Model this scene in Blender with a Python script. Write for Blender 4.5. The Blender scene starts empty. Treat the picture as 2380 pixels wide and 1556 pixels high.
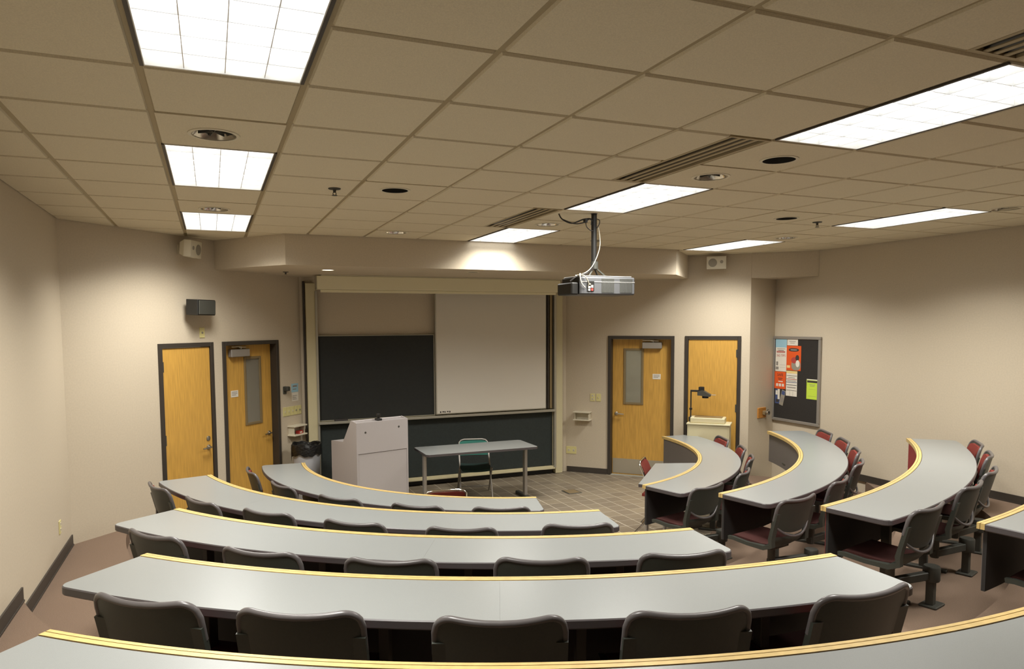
import bpy, bmesh, math, random
from math import sin, cos, pi, radians, sqrt, atan2, hypot
from mathutils import Vector, Matrix

random.seed(7)
SC = bpy.context.scene
COL = SC.collection

# ------------------------------------------------------------------ camera
W_PX, H_PX = 2380.0, 1556.0
F_PX, CX, CY = 1639.5, 1152.8, 874.0
YAW, PITCH, ROLL = 0.3826, -0.0733, -0.0054
EYE = Vector((0.0, 0.0, 2.34))
fw = Vector((sin(YAW) * cos(PITCH), cos(YAW) * cos(PITCH), sin(PITCH)))
rt = Vector((cos(YAW), -sin(YAW), 0.0))
up = rt.cross(fw)
r2 = cos(ROLL) * rt + sin(ROLL) * up
u2 = -sin(ROLL) * rt + cos(ROLL) * up
cam = bpy.data.cameras.new('camera')
cam.sensor_fit = 'HORIZONTAL'
cam.sensor_width = 36.0
cam.lens = F_PX / W_PX * 36.0
cam.shift_x = (W_PX / 2 - CX) / W_PX
cam.shift_y = (CY - H_PX / 2) / W_PX
cam.clip_start = 0.05
cam.clip_end = 60
cam_o = bpy.data.objects.new('camera', cam)
COL.objects.link(cam_o)
cam_o.matrix_world = Matrix(((r2.x, u2.x, -fw.x, EYE.x), (r2.y, u2.y, -fw.y, EYE.y),
                             (r2.z, u2.z, -fw.z, EYE.z), (0, 0, 0, 1)))
SC.camera = cam_o

# ------------------------------------------------------------------ world, exposure
world = bpy.data.worlds.new('world')
SC.world = world
world.use_nodes = True
world.node_tree.nodes['Background'].inputs[0].default_value = (0.30, 0.27, 0.20, 1)
world.node_tree.nodes['Background'].inputs[1].default_value = 1.1
vs = SC.view_settings
vs.view_transform = 'Standard'
vs.look = 'None'
vs.exposure = -0.28
vs.gamma = 1.0
vs.use_curve_mapping = False
CYC = SC.cycles
CYC.max_bounces = 4
CYC.diffuse_bounces = 3
CYC.glossy_bounces = 3
CYC.transmission_bounces = 3
CYC.transparent_max_bounces = 6
CYC.caustics_reflective = False
CYC.caustics_refractive = False
CYC.use_adaptive_sampling = True
CYC.adaptive_threshold = 0.05
LAMP_W = 62.0        # watts of the directed light of one ceiling troffer
LAMP_SPREAD = 137.0  # cut-off of its louvre, degrees
PANEL_GLOW = 3.2     # brightness of the lamp panel seen between the louvre blades
LAMP_COL = (1.0, 0.97, 0.90)

# ------------------------------------------------------------------ materials
def lin(c):
    return tuple((v / 12.92 if v <= 0.04045 else ((v + 0.055) / 1.055) ** 2.4) for v in [x / 255.0 for x in c])

def mat(name, rgb, rough=0.6, metal=0.0, noise=0.0, nscale=40.0, bump=0.0, bscale=200.0, spec=0.5, stretch=None, emit=None):
    m = bpy.data.materials.new(name)
    m.use_nodes = True
    nt = m.node_tree
    b = nt.nodes['Principled BSDF']
    c = lin(rgb)
    b.inputs['Base Color'].default_value = (*c, 1)
    b.inputs['Roughness'].default_value = rough
    b.inputs['Metallic'].default_value = metal
    b.inputs['Specular IOR Level'].default_value = spec
    tc = None
    if noise > 0 or bump > 0:
        tc = nt.nodes.new('ShaderNodeTexCoord')
        mp = nt.nodes.new('ShaderNodeMapping')
        if stretch:
            mp.inputs['Scale'].default_value = stretch
        nt.links.new(tc.outputs['Object'], mp.inputs['Vector'])
    if noise > 0:
        n = nt.nodes.new('ShaderNodeTexNoise')
        n.inputs['Scale'].default_value = nscale
        n.inputs['Detail'].default_value = 1
        nt.links.new(mp.outputs[0], n.inputs['Vector'])
        r = nt.nodes.new('ShaderNodeValToRGB')
        r.color_ramp.elements[0].position = 0.3
        r.color_ramp.elements[1].position = 0.7
        r.color_ramp.elements[0].color = (*[v * (1 - noise) for v in c], 1)
        r.color_ramp.elements[1].color = (*[min(1, v * (1 + noise)) for v in c], 1)
        nt.links.new(n.outputs['Fac'], r.inputs['Fac'])
        nt.links.new(r.outputs['Color'], b.inputs['Base Color'])
    if bump > 0:
        n2 = nt.nodes.new('ShaderNodeTexNoise')
        n2.inputs['Scale'].default_value = bscale
        n2.inputs['Detail'].default_value = 0
        nt.links.new(mp.outputs[0], n2.inputs['Vector'])
        bp = nt.nodes.new('ShaderNodeBump')
        bp.inputs['Strength'].default_value = bump
        bp.inputs['Distance'].default_value = 0.01
        nt.links.new(n2.outputs['Fac'], bp.inputs['Height'])
        nt.links.new(bp.outputs['Normal'], b.inputs['Normal'])
    if emit:
        b.inputs['Emission Color'].default_value = (*emit[0], 1)
        b.inputs['Emission Strength'].default_value = emit[1]
    return m

M = {}
M['wall'] = mat('wall_paint', (203, 190, 168), 0.75, noise=0.03, nscale=60)
M['ceil'] = mat('ceiling_tile', (218, 207, 180), 0.9, noise=0.06, nscale=190)
M['rail'] = mat('ceiling_rail', (168, 152, 118), 0.6)  # darkened to paint in the shade of the grooves between tiles
M['plenum'] = mat('plenum', (90, 80, 66), 0.9)
M['carpet'] = mat('carpet', (134, 114, 98), 0.97, noise=0.14, nscale=220, bump=0.5, bscale=500, spec=0.1)
M['grout'] = mat('grout', (170, 160, 142), 0.85)
M['base'] = mat('rubber_base', (62, 55, 48), 0.55)
M['frame'] = mat('door_frame_paint', (58, 52, 46), 0.45)
M['maple'] = mat('maple_veneer', (202, 156, 74), 0.42, noise=0.10, nscale=7, stretch=(9, 9, 0.7))
M['steel'] = mat('brushed_steel', (190, 186, 176), 0.32, metal=1.0)
M['satin'] = mat('satin_metal', (170, 165, 158), 0.45, metal=0.6)
M['chrome'] = mat('chrome', (220, 218, 212), 0.15, metal=1.0)
M['bronze'] = mat('window_frame_metal', (140, 122, 88), 0.5, metal=0.3)
M['laminate'] = mat('grey_laminate', (138, 141, 140), 0.30, noise=0.05, nscale=420, spec=0.5)
M['edge'] = mat('grey_edge_band', (78, 73, 74), 0.4)
M['wood'] = mat('oak_edge', (202, 174, 112), 0.4, noise=0.08, nscale=30)
M['groove'] = mat('groove', (96, 70, 34), 0.8)
M['panel_shade'] = mat('panel_shaded_body', (38, 36, 35), 0.7)  # modesty panel body darkened to stand in for shade under the desks
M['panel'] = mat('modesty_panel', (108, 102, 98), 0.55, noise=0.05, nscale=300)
M['panel_red'] = mat('maroon_panel', (150, 46, 46), 0.7)
M['shell'] = mat('charcoal_shell', (57, 60, 54), 0.42, noise=0.05, nscale=120, bump=0.08, bscale=700)
M['rim'] = mat('charcoal_rim', (92, 88, 88), 0.32)
M['iron'] = mat('dark_steel', (70, 70, 64), 0.5, metal=0.2)
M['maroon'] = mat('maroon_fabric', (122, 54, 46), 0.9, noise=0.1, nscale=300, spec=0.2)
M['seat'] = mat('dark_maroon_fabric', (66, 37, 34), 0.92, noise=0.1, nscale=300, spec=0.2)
M['black'] = mat('black_plastic', (30, 29, 27), 0.45)
M['cloth'] = mat('black_cloth', (16, 15, 14), 0.95, spec=0.05)
M['bag'] = mat('black_bag', (20, 20, 20), 0.42, bump=0.6, bscale=40)
M['chalk_dark'] = mat('dark_chalkboard', (33, 35, 33), 0.7, noise=0.10, nscale=30)
M['chalk_green'] = mat('green_chalkboard', (40, 47, 45), 0.7, noise=0.10, nscale=40)
M['whiteboard'] = mat('whiteboard_surface', (222, 216, 204), 0.35)
M['cream'] = mat('cream_metal', (204, 194, 158), 0.5)
M['case'] = mat('screen_case', (232, 224, 192), 0.5)  # cream lightened to make up for light missing under the soffit
M['kick'] = mat('kick_plate', (172, 162, 142), 0.5, metal=0.25)
M['alu'] = mat('aluminium', (180, 176, 162), 0.4, metal=0.5)
M['ivory'] = mat('ivory_plastic', (222, 212, 150), 0.45)
M['white'] = mat('white_plastic', (216, 208, 186), 0.5)
M['grille'] = mat('grey_grille', (150, 143, 128), 0.6)
M['lect'] = mat('lectern_laminate', (172, 166, 165), 0.5, noise=0.04, nscale=300)
M['can'] = mat('grey_bin', (178, 180, 186), 0.5)
M['teal'] = mat('teal_fabric', (40, 104, 92), 0.85)
M['tealshade'] = mat('shaded_teal_fabric', (24, 50, 46), 0.85)  # same teal, darkened to paint the shade under the table
M['cork'] = mat('black_pinboard', (44, 40, 36), 0.95, noise=0.2, nscale=200)
M['orange'] = mat('orange_print', (226, 90, 34), 0.6)
M['lime'] = mat('lime_paper', (196, 222, 70), 0.7)
M['sky'] = mat('light_blue_print', (156, 196, 212), 0.7)
M['paper'] = mat('white_paper', (226, 220, 206), 0.75)
M['ink'] = mat('ink', (60, 55, 52), 0.7)
M['inkred'] = mat('red_ink', (176, 70, 62), 0.7)
M['inkgrey'] = mat('grey_ink', (140, 134, 126), 0.7)
M['inkyel'] = mat('yellow_ink', (232, 206, 140), 0.7)
M['blue'] = mat('blue_print', (70, 84, 128), 0.6)
M['oakplate'] = mat('oak_plate', (190, 130, 58), 0.5, noise=0.12, nscale=20, stretch=(1, 1, 8))
M['lid'] = mat('brass_lid', (126, 108, 78), 0.5)
M['red'] = mat('red_plastic', (190, 62, 54), 0.5)
M['proj'] = mat('projector_grey', (96, 97, 99), 0.4, metal=0.2)
M['projlight'] = mat('projector_top', (150, 148, 144), 0.35)
M['cable'] = mat('black_cable', (32, 28, 24), 0.5)
M['cablew'] = mat('white_cable', (214, 208, 192), 0.5)
M['housing'] = mat('troffer_white', (232, 230, 224), 0.4)
M['blade'] = mat('louvre_blade', (240, 240, 238), 0.3)
M['glow'] = mat('lamp_panel', (255, 255, 250), 0.5, emit=((0.97, 0.985, 1.0), PANEL_GLOW))
M['glow'].cycles.emission_sampling = 'NONE'
M['bulb'] = mat('lit_downlight', (255, 255, 245), 0.5, emit=((1.0, 0.95, 0.82), 6.0))

# quarry tiles: per-object tint
m = bpy.data.materials.new('quarry_tile')
m.use_nodes = True
nt = m.node_tree
b = nt.nodes['Principled BSDF']
oi = nt.nodes.new('ShaderNodeObjectInfo')
rp = nt.nodes.new('ShaderNodeValToRGB')
rp.color_ramp.elements[0].color = (*lin((124, 113, 98)), 1)
rp.color_ramp.elements[1].color = (*lin((140, 128, 109)), 1)
nt.links.new(oi.outputs['Random'], rp.inputs['Fac'])
nt.links.new(rp.outputs['Color'], b.inputs['Base Color'])
b.inputs['Roughness'].default_value = 0.42
M['tile'] = m

# tiled floor beyond the separately built tiles
T_F = 0.2045
m = bpy.data.materials.new('quarry_floor')
m.use_nodes = True
nt = m.node_tree
b = nt.nodes['Principled BSDF']
tc = nt.nodes.new('ShaderNodeTexCoord')
br = nt.nodes.new('ShaderNodeTexBrick')
br.offset = 0.0
br.squash = 1.0
br.inputs['Scale'].default_value = 1.0
br.inputs['Brick Width'].default_value = T_F
br.inputs['Row Height'].default_value = T_F
br.inputs['Mortar Size'].default_value = 0.0055
br.inputs['Color1'].default_value = (*lin((124, 113, 98)), 1)
br.inputs['Color2'].default_value = (*lin((140, 128, 109)), 1)
br.inputs['Mortar'].default_value = (*lin((204, 194, 174)), 1)
mpf = nt.nodes.new('ShaderNodeMapping')
mpf.inputs['Location'].default_value = (-(4.39 - 20 * T_F), -(8.305 - 20 * T_F), 0)
nt.links.new(tc.outputs['Object'], mpf.inputs['Vector'])
nt.links.new(mpf.outputs[0], br.inputs['Vector'])
nt.links.new(br.outputs['Color'], b.inputs['Base Color'])
b.inputs['Roughness'].default_value = 0.45
M['tilefloor'] = m

# door glass
m = bpy.data.materials.new('door_glass')
m.use_nodes = True
nt = m.node_tree
nt.nodes.clear()
out = nt.nodes.new('ShaderNodeOutputMaterial')
mx = nt.nodes.new('ShaderNodeMixShader')
tr = nt.nodes.new('ShaderNodeBsdfTransparent')
gl = nt.nodes.new('ShaderNodeBsdfGlossy')
gl.inputs['Roughness'].default_value = 0.06
tr.inputs['Color'].default_value = (0.82, 0.84, 0.76, 1)
fr = nt.nodes.new('ShaderNodeFresnel')
fr.inputs['IOR'].default_value = 1.6
nt.links.new(fr.outputs[0], mx.inputs[0])
df = nt.nodes.new('ShaderNodeBsdfDiffuse')
df.inputs['Color'].default_value = (0.42, 0.39, 0.31, 1)  # hazy beige mixed in for the room's reflection in the pane
m2 = nt.nodes.new('ShaderNodeMixShader')
m2.inputs[0].default_value = 0.5
nt.links.new(tr.outputs[0], m2.inputs[1])
nt.links.new(df.outputs[0], m2.inputs[2])
nt.links.new(m2.outputs[0], mx.inputs[1])
nt.links.new(gl.outputs[0], mx.inputs[2])
nt.links.new(mx.outputs[0], out.inputs[0])
M['glass'] = m

# ------------------------------------------------------------------ mesh helpers
class MB:
    def __init__(s):
        s.v, s.f, s.m = [], [], []
    def add(s, vs_, fs, mi=0):
        o = len(s.v)
        s.v += [tuple(p) for p in vs_]
        s.f += [tuple(i + o for i in f) for f in fs]
        s.m += [mi] * len(fs)
        return s
    def box(s, x0, x1, y0, y1, z0, z1, mi=0, mtx=None):
        p = [(x0, y0, z0), (x1, y0, z0), (x1, y1, z0), (x0, y1, z0), (x0, y0, z1), (x1, y0, z1), (x1, y1, z1), (x0, y1, z1)]
        if mtx:
            p = [tuple(mtx @ Vector(q)) for q in p]
        return s.add(p, [(0, 3, 2, 1), (4, 5, 6, 7), (0, 1, 5, 4), (1, 2, 6, 5), (2, 3, 7, 6), (3, 0, 4, 7)], mi)
    def cbox(s, x0, x1, y0, y1, z0, z1, c=0.004, mi=0, mtx=None):
        """box with chamfered edges"""
        pts, idx = [], {}
        X, Y, Z = (x0, x1), (y0, y1), (z0, z1)
        for i in (0, 1):
            for j in (0, 1):
                for k in (0, 1):
                    sx, sy, sz = (1 - 2 * i), (1 - 2 * j), (1 - 2 * k)
                    for a in range(3):
                        p = [X[i] + sx * c, Y[j] + sy * c, Z[k] + sz * c]
                        p[a] = (X, Y, Z)[a][(i, j, k)[a]]
                        idx[(i, j, k, a)] = len(pts)
                        pts.append(tuple(p))
        fs = []
        def q(*l): fs.append(tuple(idx[t] for t in l))
        for i in (0, 1):
            o = [(0, 0), (0, 1), (1, 1), (1, 0)] if i == 0 else [(0, 0), (1, 0), (1, 1), (0, 1)]
            q(*[(i, j, k, 0) for j, k in [(t[1], t[0]) for t in o]][::-1])
            q(*[(j, i, k, 1) for j, k in o][::-1])
            q(*[(j, k, i, 2) for j, k in [(t[1], t[0]) for t in o]][::-1])
        for a in (0, 1):
            for b_ in (0, 1):
                q((a, b_, 0, 0), (a, b_, 0, 1), (a, b_, 1, 1), (a, b_, 1, 0))
                q((a, 0, b_, 0), (a, 0, b_, 2), (a, 1, b_, 2), (a, 1, b_, 0))
                q((0, a, b_, 1), (0, a, b_, 2), (1, a, b_, 2), (1, a, b_, 1))
        for i in (0, 1):
            for j in (0, 1):
                for k in (0, 1):
                    q((i, j, k, 0), (i, j, k, 1), (i, j, k, 2))
        if mtx:
            pts = [tuple(mtx @ Vector(p)) for p in pts]
        return s.add(pts, fs, mi)
    def prism(s, poly, z0, z1, mi=0, mi_top=None):
        n = len(poly)
        a = sum(poly[i][0] * poly[(i + 1) % n][1] - poly[(i + 1) % n][0] * poly[i][1] for i in range(n))
        if a < 0:
            poly = poly[::-1]
        vv = [(x, y, z0) for x, y in poly] + [(x, y, z1) for x, y in poly]
        s.add(vv, [tuple(range(n - 1, -1, -1))] + [(i, (i + 1) % n, n + (i + 1) % n, n + i) for i in range(n)], mi)
        o = len(s.v) - 2 * n
        s.f.append(tuple(o + n + i for i in range(n)))
        s.m.append(mi if mi_top is None else mi_top)
        return s
    def tube(s, pts, r, n=8, cap=True, mi=0, closed=False):
        pts = [Vector(p) for p in pts]
        rs = r if isinstance(r, (list, tuple)) else [r] * len(pts)
        k = len(pts)
        ref = None
        rings = []
        for i, p in enumerate(pts):
            if closed:
                t = pts[(i + 1) % k] - pts[i - 1]
            else:
                t = pts[min(i + 1, k - 1)] - pts[max(i - 1, 0)]
            t.normalize()
            if ref is None:
                ref = Vector((0, 0, 1)) if abs(t.z) < 0.9 else Vector((1, 0, 0))
            ref = ref - t * ref.dot(t)
            if ref.length < 1e-6:
                ref = t.orthogonal()
            ref.normalize()
            bn = t.cross(ref)
            rings.append([p + (ref * cos(2 * pi * j / n) + bn * sin(2 * pi * j / n)) * rs[i] for j in range(n)])
        vv = [q for rg in rings for q in rg]
        fs = []
        for i in range(k if closed else k - 1):
            a, b_ = i * n, ((i + 1) % k) * n
            for j in range(n):
                fs.append((a + j, a + (j + 1) % n, b_ + (j + 1) % n, b_ + j))
        if cap and not closed:
            fs.append(tuple(range(n - 1, -1, -1)))
            fs.append(tuple((k - 1) * n + j for j in range(n)))
        return s.add(vv, fs, mi)
    def lathe(s, prof, n=24, c=(0, 0), mi=0, caps=(False, False)):
        vv, fs = [], []
        for r, z in prof:
            for j in range(n):
                a = 2 * pi * j / n
                vv.append((c[0] + r * cos(a), c[1] + r * sin(a), z))
        for i in range(len(prof) - 1):
            for j in range(n):
                fs.append((i * n + j, i * n + (j + 1) % n, (i + 1) * n + (j + 1) % n, (i + 1) * n + j))
        if caps[0]:
            fs.append(tuple(range(n - 1, -1, -1)))
        if caps[1]:
            fs.append(tuple((len(prof) - 1) * n + j for j in range(n)))
        return s.add(vv, fs, mi)
    def sheet(s, grid, off, mi=0):
        """closed shell between a grid of points and the same grid shifted by off (vector or function)"""
        nr, nc = len(grid), len(grid[0])
        g1 = [Vector(p) for row in grid for p in row]
        g2 = [p + Vector(off) for p in g1]
        N = nr * nc
        fs = []
        for i in range(nr - 1):
            for j in range(nc - 1):
                a = i * nc + j
                fs.append((a, a + 1, a + nc + 1, a + nc))
                fs.append((N + a, N + a + nc, N + a + nc + 1, N + a + 1))
        bd = [j for j in range(nc)] + [i * nc + nc - 1 for i in range(1, nr)] + [(nr - 1) * nc + j for j in range(nc - 2, -1, -1)] + [i * nc for i in range(nr - 2, 0, -1)]
        for i in range(len(bd)):
            a, b_ = bd[i], bd[(i + 1) % len(bd)]
            fs.append((b_, a, N + a, N + b_))
        return s.add(g1 + g2, fs, mi)
    def mesh(s, name, mats, smooth=None):
        me = bpy.data.meshes.new(name)
        me.from_pydata(s.v, [], s.f)
        for mm in mats:
            me.materials.append(mm)
        me.polygons.foreach_set('material_index', s.m)
        me.update()
        if smooth is not None:
            me.shade_smooth()
            me.set_sharp_from_angle(angle=radians(smooth))
        return me
    def build(s, name, mt, parent=None, smooth=None, fix=False):
        mats = mt if isinstance(mt, (list, tuple)) else [mt]
        me = s.mesh(name, mats, None)
        if fix:
            bm = bmesh.new()
            bm.from_mesh(me)
            bmesh.ops.recalc_face_normals(bm, faces=bm.faces)
            bm.to_mesh(me)
            bm.free()
        if smooth is not None:
            me.shade_smooth()
            me.set_sharp_from_angle(angle=radians(smooth))
        return link(name, me, parent)

def link(name, data, parent=None):
    o = bpy.data.objects.new(name, data)
    COL.objects.link(o)
    if parent is not None:
        o.parent = parent
    return o

def tag(o, label=None, cat=None, group=None, kind=None):
    if label: o['label'] = label
    if cat: o['category'] = cat
    if group: o['group'] = group
    if kind: o['kind'] = kind
    return o

def empty(name, loc=(0, 0, 0), rz=0.0):
    o = bpy.data.objects.new(name, None)
    o.empty_display_size = 0.1
    COL.objects.link(o)
    o.location = loc
    o.rotation_euler = (0, 0, rz)
    return o

def thing(name, label, cat, loc=(0, 0, 0), rz=0.0, group=None):
    return tag(empty(name, loc, rz), label, cat, group)

def copy_tree(o, parent=None):
    c = o.copy()
    COL.objects.link(c)
    if parent is not None:
        c.parent = parent
    for ch in KIDS.get(o.name, []):
        copy_tree(ch, c)
    return c
KIDS = {}
def note_kids(root):
    for o in COL.objects:
        if o.parent:
            KIDS.setdefault(o.parent.name, [])
            if o not in KIDS[o.parent.name]:
                KIDS[o.parent.name].append(o)

def text_part(name, s, size, mt, parent, loc, rot=(pi / 2, 0, 0)):
    cu = bpy.data.curves.new('t', 'FONT')
    cu.body = s
    cu.size = size
    cu.align_x = 'CENTER'
    cu.extrude = 0.0003
    cu.resolution_u = 2
    t = bpy.data.objects.new('t', cu)
    me = bpy.data.meshes.new_from_object(t)
    me.materials.clear()
    me.materials.append(mt)
    bpy.data.objects.remove(t)
    bpy.data.curves.remove(cu)
    o = link(name, me, parent)
    o.location = loc
    o.rotation_euler = rot
    return o

# ------------------------------------------------------------------ room plan
Z_CEIL = 3.314
Z_TOP = 3.60
XL, XR, YB, YF = -1.27, 7.70, -1.60, 9.87
PA = (XL, YF - (1.12 - XL))          # left wall meets the left angled wall
PA = (XL, XL + 8.75)
PB = (1.12, YF)
PC = (5.16, YF)
PD = (7.085, 7.945)                  # outer corner of the right angled wall
PE = (XR, 8.12)                      # inner corner of the alcove
Z_SOF = 2.985

def wall(name, a, b_, openings=(), z0=0.0, z1=Z_TOP, th=0.14, label=None, ext=(0, 0)):
    """wall from a to b with the room on its right hand; openings are (s0, s1, ztop)"""
    a, b_ = Vector(a), Vector(b_)
    d = b_ - a
    L = d.length
    d.normalize()
    mb = MB()
    cuts = [-ext[0]]
    for s0, s1, zt in sorted(openings):
        mb.box(cuts[-1], s0, 0, th, z0, z1)
        mb.box(s0, s1, 0, th, zt, z1)
        cuts.append(s1)
    mb.box(cuts[-1], L + ext[1], 0, th, z0, z1)
    o = mb.build(name, M['wall'])
    o.location = (a.x, a.y, 0)
    o.rotation_euler = (0, 0, atan2(d.y, d.x))
    tag(o, label, None, None, 'structure')
    return o

S2 = sqrt(2)
# door positions along the angled walls (s measured from the wall's start)
def sL(x): return (x - PA[0]) * S2
def sR(x): return (x - PC[0]) * S2
D1 = (sL(-0.531), sL(0.009))
D2 = (sL(0.109), sL(0.794))
D3 = (sR(5.637), sR(6.342))
D4 = (sR(6.449), sR(7.003))
DTOP = 2.15
FR = 0.048
wall_left = wall('wall_left', (XL, YB), PA, label='cream side wall along the left aisle', ext=(0.14, 0))
wall_front_left = wall('wall_front_left', PA, PB, [(D1[0] + 0.02, D1[1] - 0.02, DTOP - 0.02), (D2[0] + 0.02, D2[1] - 0.02, DTOP - 0.02)], label='cream angled wall with two doors left of the boards')
wall_front = wall('wall_front', PB, PC, label='cream front wall behind the chalkboards')
wall_front_right = wall('wall_front_right', PC, PD, [(D3[0] + 0.02, D3[1] - 0.02, DTOP - 0.02), (D4[0] + 0.02, D4[1] - 0.02, DTOP - 0.02)], label='cream angled wall with two doors right of the boards')
wall_alcove = wall('wall_alcove', PD, PE, label='short cream return wall beside the pinboard')
wall_right = wall('wall_right', PE, (XR, YB), label='cream side wall carrying the pinboard', ext=(0, 0.14))
wall_back = wall('wall_back', (XR, YB), (XL, YB), label='rear wall of the room')
ROT_L = pi / 4
ROT_R = -pi / 4

# base floor (tile level)
room = [(XL, YB), (XR, YB), PE, PD, PC, PB, PA]
mb = MB().prism(room, -0.12, 0.0)
floor = mb.build('floor', M['tilefloor'])
tag(floor, 'brown quarry tile floor before the boards', None, None, 'structure')

# desk circles: centre x, centre y, inner radius, start angle, end angle, top height
DESK = {
 'C1': (3.396, 8.186, 2.439, 175.7 - 360, -105.6, 0.74),
 'C2': (3.369, 8.196, 3.523, -165.8, -100.0, 0.89),
 'C3': (3.232, 7.819, 4.219, -145.7, -96.1, 1.04),
 'C4': (2.899, 7.157, 4.586, -134.9, -90.9, 1.19),
 'C5': (2.459, 6.096, 4.558, -130.9, -86.0, 1.34),
 'R1': (3.219, 8.421, 2.656, -74.8, -2.4, 0.74),
 'R2': (3.151, 8.638, 3.932, -78.0, -19.4, 0.89),
 'R3': (2.781, 9.510, 5.920, -78.4, -42.1, 1.04),
 'R4': (3.030, 8.570, 6.000, -80.4, -55.0, 1.19),
}
DEPTH = 0.48

# carpeted tiers
def in_clip(poly, planes):
    for nx, ny, c in planes:          # keep nx*x+ny*y <= c
        outp = []
        n = len(poly)
        for i in range(n):
            p, q = poly[i], poly[(i + 1) % n]
            dp, dq = nx * p[0] + ny * p[1] - c, nx * q[0] + ny * q[1] - c
            if dp <= 0:
                outp.append(p)
            if (dp < 0 < dq) or (dq < 0 < dp):
                t = dp / (dp - dq)
                outp.append((p[0] + (q[0] - p[0]) * t, p[1] + (q[1] - p[1]) * t))
        poly = outp
        if len(poly) < 3:
            return []
    return poly
ROOM_PL = [(-1, 0, -XL), (1, 0, XR), (0, -1, -YB), (0, 1, YF), (-1, 1, 8.75), (1, 1, 15.03)]

def riser(k, n=60):
    """riser line in front of desk row k (2..6): points from the left to the right"""
    XJ = 3.4
    if k <= 5:
        cxl, cyl, rl = DESK['C%d' % k][:3]
        if k == 1: rl += 0.35
    else:
        cxl, cyl, rl = 2.2, 5.4, 4.75
    if k == 4:
        cxr, cyr, rr = 3.0, 8.1, 5.53
    elif k <= 3:
        cxr, cyr, rr = DESK['R%d' % k][:3]
        if k == 1: rr += 0.35
    elif k == 5:
        cxr, cyr, rr = 3.0, 8.3, 6.75
    else:
        cxr, cyr, rr = 3.0, 8.0, 7.35
    rl -= 0.15
    rr -= 0.15
    L_, R_ = [], []
    aL = math.acos(max(-1, min(1, (XJ - cxl) / rl)))
    for i in range(n + 1):
        a = -pi * 1.02 + (-aL + pi * 1.02) * i / n
        L_.append((cxl + rl * cos(a), cyl + rl * sin(a)))
    aR = math.acos(max(-1, min(1, (XJ - cxr) / rr)))
    for i in range(n + 1):
        a = -aR + (aR + 0.06) * i / n
        R_.append((cxr + rr * cos(a), cyr + rr * sin(a)))
    return L_ + R_[1:]
RIS = {k: riser(k) for k in range(1, 7)}
TIER_NAMES = {1: 'flat carpet strip under the chairs of the front desk row', 2: 'lowest carpeted tier carrying the second desk row', 3: 'carpeted tier carrying the third desk row',
              4: 'carpeted tier carrying the fourth desk row', 5: 'carpeted tier carrying the nearest desk row', 6: 'rear carpeted tier under the viewer'}
for k in range(1, 7):
    z = 0.15 * (k - 1) if k > 1 else 0.004
    zl = 0.15 * (k - 2) if k > 1 else 0.004
    inner = RIS[k]
    mid = Vector((3.2, 8.0))
    if k < 6:
        outer = RIS[k + 1]
    else:
        outer = [tuple(mid + (Vector(p) - mid).normalized() * 16) for p in inner]
    mb = MB()
    for i in range(len(inner) - 1):
        q = in_clip([inner[i], inner[i + 1], outer[i + 1], outer[i]], ROOM_PL)
        if len(q) >= 3:
            n = len(q)
            a = sum(q[j][0] * q[(j + 1) % n][1] - q[(j + 1) % n][0] * q[j][1] for j in range(n))
            if a < 0: q = q[::-1]
            mb.add([(x, y, z) for x, y in q], [tuple(range(n))])
        mx_, my_ = (inner[i][0] + inner[i + 1][0]) / 2, (inner[i][1] + inner[i + 1][1]) / 2
        if all(nx * mx_ + ny * my_ <= c + 0.03 for nx, ny, c in ROOM_PL):
            p, q2 = inner[i], inner[i + 1]
            mb.add([(p[0], p[1], zl - 0.01), (q2[0], q2[1], zl - 0.01), (q2[0], q2[1], z), (p[0], p[1], z)], [(0, 1, 2, 3)])
    o = mb.build('floor', M['carpet'])
    tag(o, TIER_NAMES[k], None, None, 'structure')

# quarry tiles that show, one by one
TILEPOLY = [(2.2, 9.15), (4.1, 8.40), (3.7, 7.70), (4.45, 7.30), (4.10, 6.50), (4.45, 6.40), (5.80, 8.50), (6.30, 8.72), (5.10, 9.86), (2.2, 9.86)]
def inside(p, poly):
    c = False
    n = len(poly)
    for i in range(n):
        a, b_ = poly[i], poly[(i + 1) % n]
        if (a[1] > p[1]) != (b_[1] > p[1]) and p[0] < (b_[0] - a[0]) * (p[1] - a[1]) / (b_[1] - a[1]) + a[0]:
            c = not c
    return c
g = 0.005
tm = MB().cbox(g, T_F - g, g, T_F - g, 0.0, 0.0018, 0.0006).mesh('floor_tile', [M['tile']])
X0T, Y0T = 4.39 - 20 * T_F, 8.305 - 20 * T_F
nt_ = 0
for i in range(0, 34):
    for j in range(0, 34):
        x, y = X0T + i * T_F, Y0T + j * T_F
        if not inside((x + T_F / 2, y + T_F / 2), TILEPOLY):
            continue
        if any(nx * (x + (T_F if nx > 0 else 0)) + ny * (y + (T_F if ny > 0 else 0)) > c - 0.0 for nx, ny, c in ROOM_PL):
            continue
        if nt_ >= 300:
            continue
        if 4.46 < x + T_F / 2 < 4.70 and 8.46 < y + T_F / 2 < 8.72:
            continue
        o = link('floor_tile', tm, floor)
        o.location = (x, y, 0)
        nt_ += 1

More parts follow.
